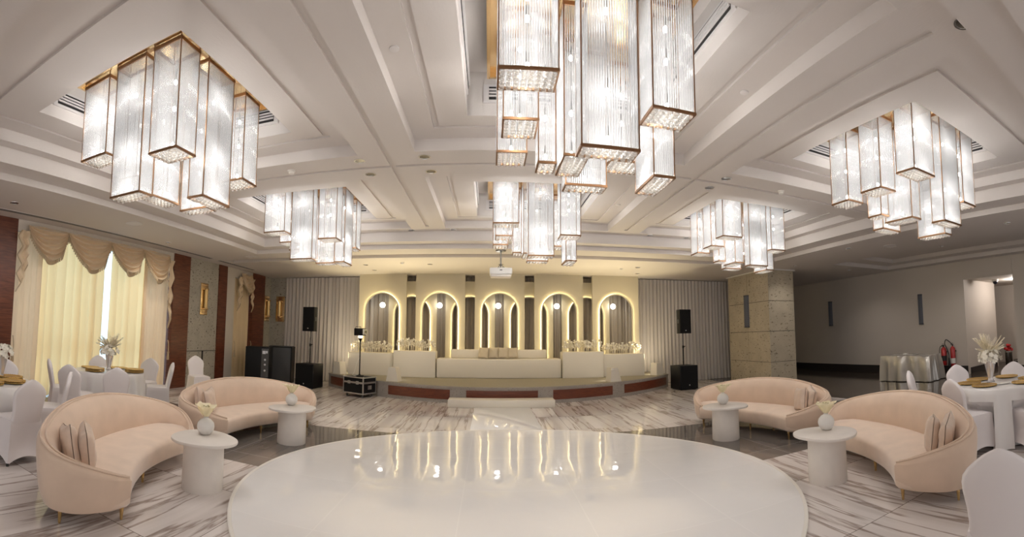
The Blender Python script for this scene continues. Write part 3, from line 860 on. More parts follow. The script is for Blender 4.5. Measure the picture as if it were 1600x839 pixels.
b = MB(); b.tube(catmull([(0, 0, .50), (-.07, -.02, .35), (-.13, -.03, .12), (-.17, -.05, 0.03), (-.06, -.1, .01), (.05, -.08, .012)], 6), .006, 6)
tag(b.build('power_cable', 'label_white', loc=(-3.33, 11.36, .51)), 'pale cable looping down the spotlight pole to the flight case', 'cable')
# dark cabinets in the left corner
rk = thing('amplifier_cabinet', 'big black cabinet with a silver control strip in the left rear corner', 'cabinet', (-6.55, 11.9, 0), .35)
b = MB(); b.rbox(-.42, .30, -.35, .35, 0, 1.13, .012); b.build('body', 'black_plastic', rk)
b = MB(); b.box(.06, .27, -.358, -.35, .25, 1.08); b.build('control_panel', 'dark_grey', rk, smooth=False)
b = MB(); b.box(.09, .18, -.364, -.358, .93, 1.02); b.box(.19, .24, -.364, -.358, .95, 1.02); b.build('display', 'aluminium', rk, smooth=False)
for z in (.45, .62, .76):
    MB().lathe([(.03, 0), (.03, .012)], 14).xf(Matrix.Translation((.17, -.358, z)) @ Matrix.Rotation(PI / 2, 4, 'X')).build('knob', 'aluminium', rk)
gk = thing('equipment_case', 'dark grey case standing right of the black cabinet in the corner', 'case', (-6.38, 12.95, 0), .2)
b = MB(); b.rbox(-.36, .36, -.22, .22, 0, 1.15, .02); b.build('body', 'dark_grey', gk)
b = MB(); b.box(-.38, .38, -.235, .235, 1.10, 1.13); b.box(-.375, -.345, -.235, .235, 0, 1.13); b.box(.345, .375, -.235, .235, 0, 1.13); b.build('edge_rail', 'black_plastic', gk, smooth=False)
# projector
pj = thing('projector', 'white projector hanging from the ceiling in front of the middle arch', 'projector', (.25, 9.95, 2.94))
b = MB(); b.rbox(-.25, .25, -.17, .17, .02, .17, .03); b.build('body', 'projector_white', pj)
b = MB(); b.rbox(-.23, .23, -.15, .15, -.03, .022, .02); b.build('bottom_cover', 'plaster', pj)
b = MB(); b.lathe([(.05, 0), (.045, .04), (.02, .035)], 18); b.xf(Matrix.Translation((.12, .17, .09)) @ Matrix.Rotation(-PI / 2, 4, 'X')); b.build('lens', 'lens', pj)
b = MB(); b.box(-.028, .028, -.174, -.169, .105, .125); b.build('maker_badge', 'dark_grey', pj, smooth=False)
b = MB(); b.box(-.09, .09, -.09, .09, .17, .19); b.tube([(0, 0, .18), (0, 0, .58)], .018, 10); b.tube([(-.07, 0, .18), (0, 0, .28), (.07, 0, .18)], .010, 6)
b.lathe([(.11, .555), (.12, .57), (.12, .58)], 24); b.build('ceiling_mount', 'dark_chrome', pj)

# ------------------------------------------------------------------ window curtains
drape('window_curtain', 'heavy tan curtain at the left side of the tall window', 4.33, 4.98, -7.74, .02, 3.40, 'lined_curtain', 5, .035, 11, .1, 'curtain', 'y')
drape('window_curtain', 'sunlit cream curtain left of the bright gap in the tall window', 4.95, 6.74, -7.82, .02, 3.40, 'sheer_curtain', 8, .075, 12, .1, 'curtain', 'y')
drape('window_curtain', 'sunlit cream curtain right of the bright gap in the tall window', 6.93, 8.05, -7.82, .02, 3.40, 'sheer_curtain', 5, .07, 13, .1, 'curtain', 'y')
drape('window_curtain', 'heavy tan curtain at the right side of the tall window', 7.95, 8.86, -7.74, .02, 3.40, 'lined_curtain', 8, .04, 14, .1, 'curtain', 'y')
drape('window_curtain', 'cream curtain of the narrow rear window by the black cabinet', 11.95, 12.97, -7.72, .02, 3.40, 'curtain', 7, .045, 15, .1, 'curtain', 'y')
def swag(lb, y0, y1, drop, zt=3.43):
    t = thing('swag_valance', lb, 'valance', (-7.58, (y0 + y1) / 2, zt), 0, 'swag valances')
    hw = (y1 - y0) / 2
    b = MB(); nf = 6.0
    def edge(u): return (1 - abs(2 * u - 1) ** 2.2)
    def fn(u, v):
        s = 2 * u - 1; e = edge(u)
        z = -v * (.10 + (drop - .10) * e)
        q = (nf * v * (.80 + .20 * e) + .08 * math.sin(5 * s)) % 1.0; fold = (q / .8) ** 1.3 if q < .8 else (1 - q) / .2
        bulge = .02 + .10 * (v ** .7) * (.25 + .75 * e) * 1.0
        return (bulge + .13 * fold * (.30 + .70 * e), s * hw * (1 - .04 * v), z)
    b.grid(fn, 28, 70)
    b.build('swag', 'valance', t, ang=180)
    b = MB(); n = 40
    for k in range(n):
        u = (k + .5) / n; p = fn(u, 1.0)
        b.lathe([(.004, .01), (.013, -.008), (.017, -.075), (.003, -.082)], 6, p)
    b.build('tassel_fringe', 'fringe', t)
    b = MB(); b.tube([fn(k / 40, 1.0) for k in range(41)], .010, 6); b.build('trim_cord', 'fringe', t)
SY = [4.47, 5.45, 6.65, 7.70, 8.66]
for k in range(4):
    swag('tan fringed swag valance over the tall window, %s of four' % ('leftmost', 'second from left', 'third from left', 'rightmost')[k], SY[k], SY[k + 1], (.66, .72, .66, .72)[k])
swag('single tan fringed swag over the narrow rear window', 12.2, 12.86, .62)
def jabot(lb, y, sgn, ln, zt=3.3):
    t = thing('jabot', lb, 'valance', (-7.57, y, zt), 0, 'cascade valances')
    b = MB()
    def fn(u, v):
        z = -v * (ln * (.55 + .45 * u))
        zig = .075 * math.asin(math.sin(v * 21 + u * 2.5)) / 1.57
        return (.02 + .03 * math.sin(u * 9 + v * 2) + .02, sgn * ((u - .5) * .20 * (1 - .3 * v)) + zig * (.4 + .6 * u) * .8, z)
    b.grid(fn, 12, 40); b.build('cascade', 'valance', t, ang=180)
    b = MB(); b.tube([fn(1, k / 40) for k in range(41)], .012, 6); b.tube([fn(k / 12, 1) for k in range(13)], .012, 6); b.build('trim_cord', 'fringe', t)
jabot('tan cascade of the valance at the left side of the tall window', 4.40, -1, 1.2)
jabot('tan cascade of the valance at the right side of the tall window', 8.72, 1, 1.75)
jabot('tan cascade left of the single rear window swag', 12.15, -1, 1.1)
jabot('tan cascade right of the single rear window swag', 12.90, 1, 1.1)
for y, lb in ((4.30, 'rope tieback tassel hanging at the left edge of the tall window'), (8.80, 'rope tieback tassel hanging at the right edge of the tall window'), (11.97, 'rope tieback tassel left of the narrow rear window'), (12.98, 'rope tieback tassel right of the narrow rear window')):
    b = MB(); b.tube(catmull([(0, 0, .5), (.03, 0, .42), (.02, .02, .3), (.035, 0, .22)], 4), .012, 6); b.lathe([(.006, .22), (.028, .19), (.02, .17), (.034, .02), (.03, 0)], 10, (.035, 0, 0))
    tag(b.build('curtain_tieback', 'fringe', loc=(-7.59, y, .75)), lb, 'tieback', 'curtain tiebacks')
# gold wall lamps on the stone panels, dark lattice wall lamps on the right
def gold_sconce(lb, loc, rz):
    t = thing('wall_lamp', lb, 'wall lamp', loc, rz, 'gold wall lamps')
    b = MB(); b.rbox(-.17, .17, -.03, 0, 0, .9, .01)
    for k in range(9):
        for j in (0, 1):
            b.ball((-.13 + .0325 * k, -.03, .05 + .80 * j), .014, 6, 4)
    b.build('backplate', 'gold', t)
    b = MB(); b.tube([(0, -.08, .18), (0, -.08, .72)], .05, 14); b.build('glass_tube', 'amber_glass', t)
    for z in (.15, .71):
        b = MB(); b.rbox(-.065, .065, -.14, -.02, z, z + .04, .01); b.build('bracket', 'gold', t)
gold_sconce('gold wall lamp on the grey stone panel right of the tall window', (-7.6, 10.28, 1.98), PI / 2)
gold_sconce('gold wall lamp on the left wall stone in the rear corner', (-7.6, 14.05, 1.95), PI / 2)
gold_sconce('gold wall lamp on the rear wall stone beside the drape', (-7.18, 14.32, 1.95), 0)
def lattice_sconce(lb, loc, rz, h=1.0, w=.085):
    t = thing('wall_sconce', lb, 'wall lamp', loc, rz, 'dark lattice wall lamps')
    b = MB(); n = 10
    prof = [(w * math.cos(PI * k / n), -w * .75 * math.sin(PI * k / n)) for k in range(n + 1)]
    b.loft([[(x, y, z) for x, y in prof] for z in (0, h)], True, True); b.build('shade', 'lattice', t, ang=50)
    b = MB()
    nz = 16
    for k in range(nz):
        for q in range(5):
            for s in (-1, 1):
                a0 = PI * (q + .0) / 5; a1 = PI * (q + 1) / 5
                if s < 0: a0, a1 = a1, a0
                z0 = .02 + (h - .04) * k / nz; z1 = .02 + (h - .04) * (k + 1) / nz; r = w + .003
                b.tube([(r * math.cos(a0), -r * .75 * math.sin(a0), z0), (r * math.cos(a1), -r * .75 * math.sin(a1), z1)], .004, 4)
    b.build('lattice', 'lattice_light', t)
    for za, zb in ((-.015, .012), (h - .012, h + .015)): MB().loft([[(x * 1.1, y * 1.1, z) for x, y in prof] for z in (za, zb)], True, True).build('end_cap', 'dark_grey', t, ang=50)
lattice_sconce('dark lattice wall lamp on the coral stone pillar', (7.85, 12.15, 1.79), -PI / 2, 1.0, .12)
lattice_sconce('dark lattice wall lamp on the right wall, the farther one near the pillar', (XR, 12.85, 1.76), -PI / 2, .93, .10)
lattice_sconce('dark lattice wall lamp on the right wall above the silver-draped table', (XR, 8.55, 1.64), -PI / 2, .97)

# ------------------------------------------------------------------ curved sofas
RM, RF, RBK = 2.55, -.40, .40      # arc radius, front and back offsets
def pol(s, wv, z): 
    a = s / RM; r = RM + wv
    return (r * math.sin(a), r * math.cos(a) - RM, z)
half = [(1.13, -.40), (1.26, -.26), (1.35, -.06), (1.36, .12), (1.28, .28), (1.09, .38), (.8, .40), (.4, .40), (0, .40)]
oc = [(p.x, p.y) for p in catmull([(a, c, 0) for a, c in half], 6)]
outl = oc + [(-s, wv) for s, wv in oc[-2::-1]]            # from the right front corner round the back to the left front corner
def make_sofa():
    t = thing('curved_sofa', '', 'sofa', (0, 0, 0), group='curved blush velvet sofas')
    N = len(outl)
    # path length fraction
    L = [0]
    for i in range(1, N): L.append(L[-1] + math.dist(outl[i], outl[i - 1]))
    T = [l / L[-1] for l in L]
    b = MB(); rings = []; pipe1 = []; pipe2 = []
    for i in range(N):
        s, wv = outl[i]
        p, q = outl[max(i - 1, 0)], outl[min(i + 1, N - 1)]
        tx, ty = q[0] - p[0], q[1] - p[1]; l = math.hypot(tx, ty); nx, ny = ty / l, -tx / l      # outward
        if nx * s + ny * wv < 0: nx, ny = -nx, -ny
        f = min(T[i], 1 - T[i]) * 2
        h = .355 + .43 * math.sin(PI / 2 * min(1, f * 1.02)) ** 1.08
        th = .10 + .10 * min(1, f * 1.6)
        def at(o, z): return pol(s + nx * o, wv + ny * o, z)
        lean = .03 * min(1, f * 3)
        prof = [(-.045, .115), (-.008, .20), (lean * .3, .30), (lean, .30 + (h - .30) * .6), (lean, h - .045), (lean - .018, h - .012), (lean - .05, h),
                (lean - .085, h - .006), (-th * .75 + lean * .3, h - .05), (-th, max(.325, h - .16)), (-th - .01, .32), (-th, .29)]
        rings.append([at(o, z) for o, z in prof])
        pipe1.append(at(lean - .030, h + .002)); pipe2.append(at(lean - .075, h + .002))
    b.loft(rings, False)
    for R in (rings[0], rings[-1]):
        n = len(R); b.add(R, [tuple(range(n))])
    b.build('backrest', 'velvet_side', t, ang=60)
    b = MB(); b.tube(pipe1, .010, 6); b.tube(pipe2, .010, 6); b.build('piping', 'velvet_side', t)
    # seat: upholstered base and top between the front arc and the shell
    b = MB(); rings = []; ns = 48
    for k in range(ns + 1):
        s = -1.22 + 2.44 * k / ns
        fr = -.40 if abs(s) <= 1.12 else -.40 + (abs(s) - 1.12) * 1.25
        bk = .33 if abs(s) < .92 else .33 - (abs(s) - .92) ** 1.2 * 1.1
        prof = [(bk, .125), (fr + .03, .125), (fr + .004, .15), (fr, .29), (fr + .012, .322), (fr + .05, .340), (fr + (bk - fr) * .5, .366), (bk, .36)]
        rings.append([pol(s, o, z) for o, z in prof])
    b.loft(rings, True, True); b.build('seat', 'velvet', t, ang=60)
    for s, wv in ((1.07, -.33), (0, -.33), (-1.07, -.33), (1.24, .16), (-1.24, .16), (0, .30)):
        x, y, z = pol(s, wv, 0)
        b = MB(); b.lathe([(.010, 0), (.012, .01), (.020, .12), (.024, .135)], 10, (x, y, 0)); b.build('leg', 'brass', t)
    return t
def sofa_place(ox, oy, deg):
    a = math.radians(deg); return (ox + RM * math.cos(a), oy + RM * math.sin(a), 0), a - PI / 2
so = make_sofa()
SOF = [('blush velvet curved sofa at the front left, with two pillows at its near end', -1.12, 4.22, 180 + 21.2),
       ('blush velvet curved sofa at the rear left, behind the front left sofa', -1.31, 5.67, 180 - 17),
       ('blush velvet curved sofa at the front right, with two pillows at its near end', 1.76, 4.22, -21.2),
       ('blush velvet curved sofa at the rear right, in front of the stone pillar', 1.95, 5.67, 17)]
for k, (lb, ox, oy, dg) in enumerate(SOF):
    loc, rz = sofa_place(ox, oy, dg)
    if k == 0: so.location = loc; so.rotation_euler.z = rz; so['label'] = lb
    else: dup(so, lb, loc, rz)
    # two scatter cushions against the inside of the near arm
    sgn = -1 if dg > 90 else 1
    for j in range(2):
        o = cushion_mb(.36, .13, k * 2 + j).build('scatter_cushion', 'cushion_satin', ang=70)
        tag(o, 'satin beige scatter cushion on the %s sofa, %s' % (('front left', 'rear left', 'front right', 'rear right')[k], ('the one against the arm', 'the one nearer the seat middle')[j]), 'cushion', 'beige cushions on the curved sofas')
        s = sgn * (.98 - .05 * j); x, y, z = pol(s, (.115, -.025)[j], .362)
        mt = Matrix.Translation(loc) @ Matrix.Rotation(rz, 4, 'Z') @ Matrix.Translation((x, y, z)) @ Matrix.Rotation(-s / RM - sgn * (.38, .22)[j], 4, 'Z') @ Matrix.Rotation(-.16, 4, 'X') @ Matrix.Rotation((.2, -.12)[j], 4, 'Y')
        o.matrix_world = mt
# coffee tables with ball vases
def make_table():
    t = thing('coffee_table', '', 'table', (0, 0, 0), group='white pedestal coffee tables')
    b = MB(); b.lathe([(.205, 0), (.208, .01), (.205, .47)], 40); b.build('pedestal', 'plaster', t)
    b = MB(); n = 48
    def rr(a, k): return k * (.335 + .018 * math.cos(2 * a + .5) + .016 * math.cos(3 * a))
    b.loft([[(rr(2 * PI * i / n, k) * math.cos(2 * PI * i / n), rr(2 * PI * i / n, k) * math.sin(2 * PI * i / n), z) for i in range(n)] for k, z in ((.9, .468), (.985, .474), (1, .486), (.99, .5), (.96, .505))], True, True)
    b.build('tabletop', 'plaster', t); return t
def make_vase():
    t = thing('ball_vase', '', 'vase', (0, 0, 0), group='white ball vases')
    b = MB(); b.lathe([(.03, 0), (.055, .008), (.085, .05), (.092, .085), (.085, .12), (.055, .155), (.028, .168), (.024, .172), (.026, .182), (.018, .182), (.016, .16)], 28); b.build('body', 'vase_ceramic', t); return t
def make_bouquet(seed):
    rnd = random.Random(seed)
    t = thing('lily_bunch', '', 'flower', (0, 0, 0), group='pale lilies in ball vases')
    b = MB()
    for k in range(5):
        a = 2 * PI * k / 5 + rnd.uniform(-.2, .2)
        def fn(u, v, a=a, l=rnd.uniform(.16, .19), o=rnd.uniform(.55, .85)):
            wd = .075 * math.sin(PI * min(.98, .10 + .92 * u)) ** .8 * (1.2 - .3 * u)
            s = (v - .5) * 2 * wd
            r = .012 + o * l * u ** 1.25; z = .0 + l * u * (1.0 - .28 * u) + .025 * (s / .06) ** 2 + .008 * math.sin(9 * v + 5 * u)
            return (r * math.cos(a) - s * math.sin(a), r * math.sin(a) + s * math.cos(a), z)
        b.grid(fn, 10, 6)
    b.build('petal', 'petal_thin', t, ang=180)
    b = MB()
    for k in range(4):
        a = k * 1.7; b.tube([(0, 0, -.07), (.006 * math.cos(a), .006 * math.sin(a), .0), (.03 * math.cos(a), .03 * math.sin(a), .11)], .004, 5); b.ball((.03 * math.cos(a), .03 * math.sin(a), .11), .010, 6, 4)
    b.build('stamen', 'stem', t); return t
TB = [('front left', -2.68, 3.75, .06), ('rear left', -2.77, 6.04, .02), ('front right', 3.30, 3.63, .03), ('rear right', 3.47, 6.08, -.05)]
tb = make_table(); va = make_vase(); bq = make_bouquet(4)
for k, (nm, x, y, dx) in enumerate(TB):
    lb = 'white pebble-topped pedestal coffee table before the %s sofa' % nm
    lv = 'white textured ball vase on the %s coffee table' % nm
    lf = 'pale cream lily bunch in the ball vase on the %s coffee table' % nm
    vx, vy = (x + (-.06, -.10, .08, .02)[k], y + (.10, .17, .08, .10)[k])
    if k == 0:
        tb.location = (x, y, 0); tb['label'] = lb; va.location = (vx, vy, .505); va['label'] = lv; bq.location = (vx, vy, .685); bq['label'] = lf
    else:
        dup(tb, lb, (x, y, 0), k * 1.1); dup(va, lv, (vx, vy, .505)); dup(bq, lf, (vx, vy, .685), k * .9)

# ------------------------------------------------------------------ banquet chairs in white spandex covers
def make_chair():
    t = thing('banquet_chair', '', 'chair', (0, 0, 0), group='banquet chairs in white stretch covers')
    b = MB(); n = 12
    def per(k, z):      # square-ish ring, hem pulled up between the feet
        pts = []
        for side in range(4):
            for i in range(n):
                u = i / n * 2 - 1
                hem = .085 * (1 - u * u) ** .8
                f = max(0, 1 - z / .42)
                pinch = .035 * (1 - u * u) * math.sin(PI * min(1, max(0, z / .42)))
                hw = .205 + .04 * f ** 1.5 - pinch; c = .205 + .04 * f ** 1.5
                zz = z + hem * f ** 3
                x, y = ((u * c, -hw), (hw, u * c), (-u * c, hw), (-hw, -u * c))[side]
                pts.append((x, y, zz))
        return pts
    rings = [per(k, z) for k, z in enumerate((.004, .05, .11, .18, .26, .33, .40, .44))]
    rings.append([(x * .97, y * .97, .47) for x, y, z in rings[-1]]); rings.append([(x * .80, y * .80, .485) for x, y, z in rings[-1]])
    b.loft(rings, True, False); m = len(rings[-1]); b.f.append(tuple(len(b.v) - m + j for j in range(m))); b.mi.append(0)
    b.build('seat_cover', 'spandex', t, ang=50)
    # back: crown-topped slab leaning back
    prof = [(.44, .195), (.52, .190), (.60, .195), (.70, .210), (.75, .212), (.79, .203), (.83, .172), (.868, .128), (.900, .084), (.920, .042), (.928, .018)]
    b = MB(); rings = []
    for z, hw in prof:
        yc = .175 + (z - .44) * .20; th = .030 if z < .88 else .030 - (z - .88) * .3
        q = min(hw * .5, .022)
        ring = [(-hw, yc), (-hw + q * .4, yc - th * .75), (-hw + q, yc - th), (0, yc - th * .82), (hw - q, yc - th), (hw - q * .4, yc - th * .75), (hw, yc), (hw - q * .4, yc + th * .75), (hw - q, yc + th), (0, yc + th * 1.15), (-hw + q, yc + th), (-hw + q * .4, yc + th * .75)]
        rings.append([(x, y, z) for x, y in ring])
    b.loft(rings, True, True); b.build('back_cover', 'spandex', t, ang=60)
    for sx in (-.235, .235):
        for sy in (-.235, .235):
            b = MB(); b.lathe([(.016, 0), (.016, .03)], 8, (sx, sy, 0)); b.build('foot', 'rubber', t)
    return t
D = math.radians
CH = [('white covered chair at the front left edge, its back to the camera', -4.47, 2.66, 182),
      ('white covered chair seen edge-on between the front left table and the sofa', -4.93, 3.40, 234),
      ('white covered chair behind the front left table, facing the camera', -6.1, 3.32, -39),
      ('white covered chair left of the rear left table, seen edge-on', -6.29, 4.62, 62),
      ('shaded white covered chair with its back to us, left front of the rear left table', -5.68, 4.44, 112),
      ('white covered chair just behind the front left sofa, its back to us', -5.29, 4.93, 138),
      ('white covered chair behind the rear left table, against the sunlit curtain', -6.85, 5.98, -20),
      ('white covered chair behind the rear left table, right of its flower vase', -6.30, 6.62, -75),
      ('white covered chair at the right end of the rear left table, edge-on', -5.66, 6.34, 225),
      ('lone white covered chair against the stone wall panel', -6.40, 8.62, -30),
      ('white covered chair at the right table, nearest the front right sofa', 4.94, 2.81, -20),
      ('white covered chair behind the right table, facing the camera, left of its vase', 6.20, 3.55, -117),
      ('white covered chair behind the right table, right of its vase', 6.42, 2.88, 190),
      ('white covered chair seen edge-on left of the right table', 5.57, 3.86, -62),
      ('white covered chair at the right photo edge before the right table', 5.32, 2.10, 58),
      ('large near white covered chair in the lower right corner, its back to us', 2.40, 1.16, 22),
      ('nearest white covered chair, only its top showing at the bottom right', 1.27, 1.00, 80)]
c0 = None
for lb, x, y, d in CH:
    if c0 is None: c0 = make_chair(); c0.location = (x, y, 0); c0.rotation_euler.z = D(d + 90); c0['label'] = lb
    else: dup(c0, lb, (x, y, 0), D(d + 90))

# round tables, cloths, plates, flowers
def in_chair(x, y):
    for lb, cx, cy, d in CH:
        a = D(d); u = (x - cx) * math.cos(a) + (y - cy) * math.sin(a); v = -(x - cx) * math.sin(a) + (y - cy) * math.cos(a)
        if abs(u) < .262 and abs(v) < .262: return True
    return False
def cloth_mb(R, H, folds, seed, ox=0, oy=0):
    rnd = random.Random(seed); b = MB(); n = folds * 10
    ph = [rnd.uniform(-.8, .8) for _ in range(folds + 1)]
    rings = []
    for z, g, ex in ((H + .004, 0, -R + .001), (H + .004, 0, -R * .4), (H + .004, 0, -.03), (H, 0, -.004), (H - .02, .1, .012), (H - .08, .3, .02), (H - .15, .55, .03), (H - .24, .75, .036), (H * .5, 1, .05), (H * .2, 1.25, .07), (.012, 1.4, .085)):
        ring = []
        for k in range(n):
            a = 2 * PI * k / n; s = k / 10; i = int(s)
            wv = math.sin(2 * PI * s + ph[i % folds]) * .5 + .3 * math.sin(2 * PI * s * .37 + seed)
            r = R + ex + g * .045 * wv
            while z < .6 and r > R - .10 and in_chair(ox + r * math.cos(a), oy + r * math.sin(a)): r -= .012
            ring.append((r * math.cos(a), r * math.sin(a), z))
        rings.append(ring)
    b.loft(rings, True, False); return b
def make_plate():
    t = thing('charger_plate', '', 'plate', (0, 0, 0))
    b = MB(); b.lathe([(.10, 0), (.105, .004), (.155, .014), (.165, .018), (.163, .022), (.12, .012), (.0005, .010)], 32, caps=False)
    for k in range(32):
        a = 2 * PI * k / 32; b.ball((.160 * math.cos(a), .160 * math.sin(a), .018), .009, 6, 4)
    b.build('dish', 'gold_plate', t); return t
plate0 = None
def plates(cx, cy, lst, tn, gp):
    global plate0
    for i, (dx, dy, n) in enumerate(lst):
        for k in range(n):
            pos = ('at its near side', 'at its left', 'at its far side', 'at its right', 'at its far right', 'at its near right')[i % 6]
            lb = 'gold charger plate on the %s %s%s' % (tn, pos, ('', ', on top of another', ', topmost of its stack')[k] if n > 1 and k else (', bottom of its stack' if n > 1 else ''))
            p = (cx + dx, cy + dy, .755 + .0215 * k)
            if plate0 is None: plate0 = make_plate(); plate0.location = p; plate0['label'] = lb; plate0['group'] = gp
            else: dup(plate0, lb, p, k * .3 + i, gp)
def centrepiece(x, y, lb1, lb2, seed, plume=True):
    rnd = random.Random(seed)
    t = thing('glass_vase', lb1, 'vase', (x, y, .757), 0, 'table centrepiece vases')
    b = MB(); b.lathe([(.055, 0), (.06, .006), (.045, .02), (.035, .05), (.05, .12), (.075, .25), (.082, .30), (.076, .30), (.06, .2), (.03, .06)], 20)
    b.build('body', 'glass_vase', t)
    f = thing('flower_arrangement', lb2, 'flowers', (x, y, 1.05), 0, 'white flower centrepieces')
    b = MB()
    for k in range(64):
        a = rnd.uniform(0, 6.28); e = rnd.uniform(-.5, 1.2); r = rnd.uniform(.10, .17)
        c = (r * math.cos(a) * math.cos(e), r * math.sin(a) * math.cos(e), .05 + .10 * math.sin(e))
        st = len(b.v)
        for q in range(5):
            aq = q * 1.2566
            def fn(u, v, aq=aq): 
                wd = .018 * math.sin(PI * (.15 + .8 * u)); s = (v - .5) * 2 * wd; rr = .004 + .036 * u
                return (rr * math.cos(aq) - s * math.sin(aq), rr * math.sin(aq) + s * math.cos(aq), .012 * u * u + .01)
            b.grid(fn, 3, 2)
        dirv = Vector(c) - Vector((0, 0, .02))
        b.xf(Matrix.Translation(c) @ dirv.to_track_quat('Z', 'Y').to_matrix().to_4x4(), st)
    b.build('blossom', 'white_petal', f, ang=180)
    if plume:
        b = MB()
        for k in range(24):
            a = rnd.uniform(0, 6.28); o = rnd.uniform(.06, .26); h = rnd.uniform(.18, .38) - .3 * max(0, o - .12)
            base = Vector((.02 * math.cos(a), .02 * math.sin(a), .08)); tip = Vector((o * math.cos(a), o * math.sin(a), h))
            b.tube([base, (base + tip) / 2 + Vector((0, 0, .03)), tip], .003, 4)
            for q in range(9):
                p = base.lerp(tip, .35 + .65 * q / 8); l = .075 * (1.1 - .7 * q / 9)
                for s in (-1, 1):
                    d = Vector((-math.sin(a) * s, math.cos(a) * s, .6)).normalized() * l
                    n2 = Vector((math.cos(a), math.sin(a), .2)) * .012
                    b.add([p - n2, p + d * .5 + n2, p + d, p + d * .5 - n2], [(0, 1, 2, 3)])
        b.build('plume', 'plume', f, ang=180)
def round_table(nm, cx, cy, R, seed):
    t = thing('round_table', 'round banquet table under the %s white satin cloth' % nm, 'table', (cx, cy, 0), 0, 'round banquet tables')
    b = MB(); b.lathe([(R - .02, .715), (R, .725), (R, .74), (R - .01, .748)], 48); b.build('tabletop', 'white_paint', t)
    b = MB(); b.tube([(0, 0, .02), (0, 0, .72)], .05, 12); b.lathe([(.30, 0), (.30, .02), (.06, .05)], 24); b.build('base', 'dark_grey', t)
    c = cloth_mb(R + .008, .750, 15, seed, cx, cy).build('tablecloth', 'satin_cloth', loc=(cx, cy, .0), ang=60)
    tag(c, 'white satin floor-length cloth on the %s round table' % nm, 'tablecloth', 'white round tablecloths')
round_table('front left', -5.38, 2.64, .66, 1)
plates(-5.38, 2.64, [(.34, .26, 2), (.0, .42, 2), (.42, -.10, 2)], 'front left table', 'gold plates on the front left table')
centrepiece(-5.52, 2.98, 'glass vase at the left photo edge on the front left table', 'white flower arrangement cut by the left photo edge', 5, False)
round_table('rear left', -6.05, 5.45, .62, 2)
plates(-6.05, 5.45, [(.10, -.42, 3), (-.42, -.1, 1), (-.2, .42, 1), (.42, .22, 3)], 'rear left table', 'gold plates on the rear left table')
centrepiece(-6.12, 5.50, 'glass vase on the rear left table', 'white flower arrangement with plumes on the rear left table before the curtain', 6)
round_table('right', 5.68, 2.70, .64, 3)
plates(5.68, 2.70, [(-.42, .04, 1), (-.25, .36, 1), (.12, .42, 1), (.43, .1, 1), (-.12, -.40, 1), (.27, -.33, 1)], 'right table', 'gold plates on the right table')
centrepiece(5.66, 2.84, 'glass vase on the right round table', 'tall cream and white plume arrangement on the right round table', 8)
b = MB(); b.lathe([(.09, 0), (.13, .008), (.128, .012), (.001, .008)], 24, caps=False)
tag(b.build('saucer', 'white_paint', loc=(5.5, 2.62, .756)), 'small white plate beside the vase on the right table', 'plate')

# ------------------------------------------------------------------ right side of the room
st = thing('side_table', 'rectangular table under the silver cloth by the right wall', 'table', (10.75, 8.0, 0), .14)
b = MB(); b.box(-.35, .35, -.78, .78, .70, .735); b.build('tabletop', 'white_paint', st, smooth=False)
for sx in (-.3, .3):
    for sy in (-.7, .7):
        b = MB(); b.tube([(sx, sy, 0), (sx, sy, .70)], .02, 8); b.build('leg', 'dark_grey', st)
b = MB(); n = 120; rings = []
for z, g in ((.742, 0), (.741, .0), (.72, .2), (.55, .6), (.3, 1), (.02, 1.3)):
    ring = []
    for k in range(n):
        a = 2 * PI * k / n; cx_, sy_ = math.cos(a), math.sin(a); m = max(abs(cx_), abs(sy_))
        q = 1 if z < .742 else .02
        x, y = .37 * cx_ / m, .80 * sy_ / m; wv = math.sin(a * 19 + 2.5 * math.sin(a * 3)) * .5 + .5 * math.sin(a * 7)
        ex = g * (.045 + .045 * wv); l = math.hypot(x, y)
        ring.append((q * (x + ex * cx_ / m * 1.0), q * (y + ex * sy_ / m), z))
    rings.append(ring)
b.loft(rings, True, False); b.f.append(tuple(range(n))); b.mi.append(0)
tag(b.build('tablecloth', 'silver_satin', loc=(10.75, 8.0, 0), rz=.14, ang=60), 'shiny silver cloth hanging over the rectangular table by the right wall', 'tablecloth')
t = thing('serving_tray', 'flat tray lying on the silver-draped table', 'tray', (10.72, 8.15, .743), .2)
b = MB(); b.rbox(-.22, .22, -.34, .34, 0, .02, .008); b.build('tray_body', 'silver_satin', t)
b = MB(); b.box(-.05, .05, -.06, .06, .02, .05); b.build('card_holder', 'white_paint', t, smooth=False)
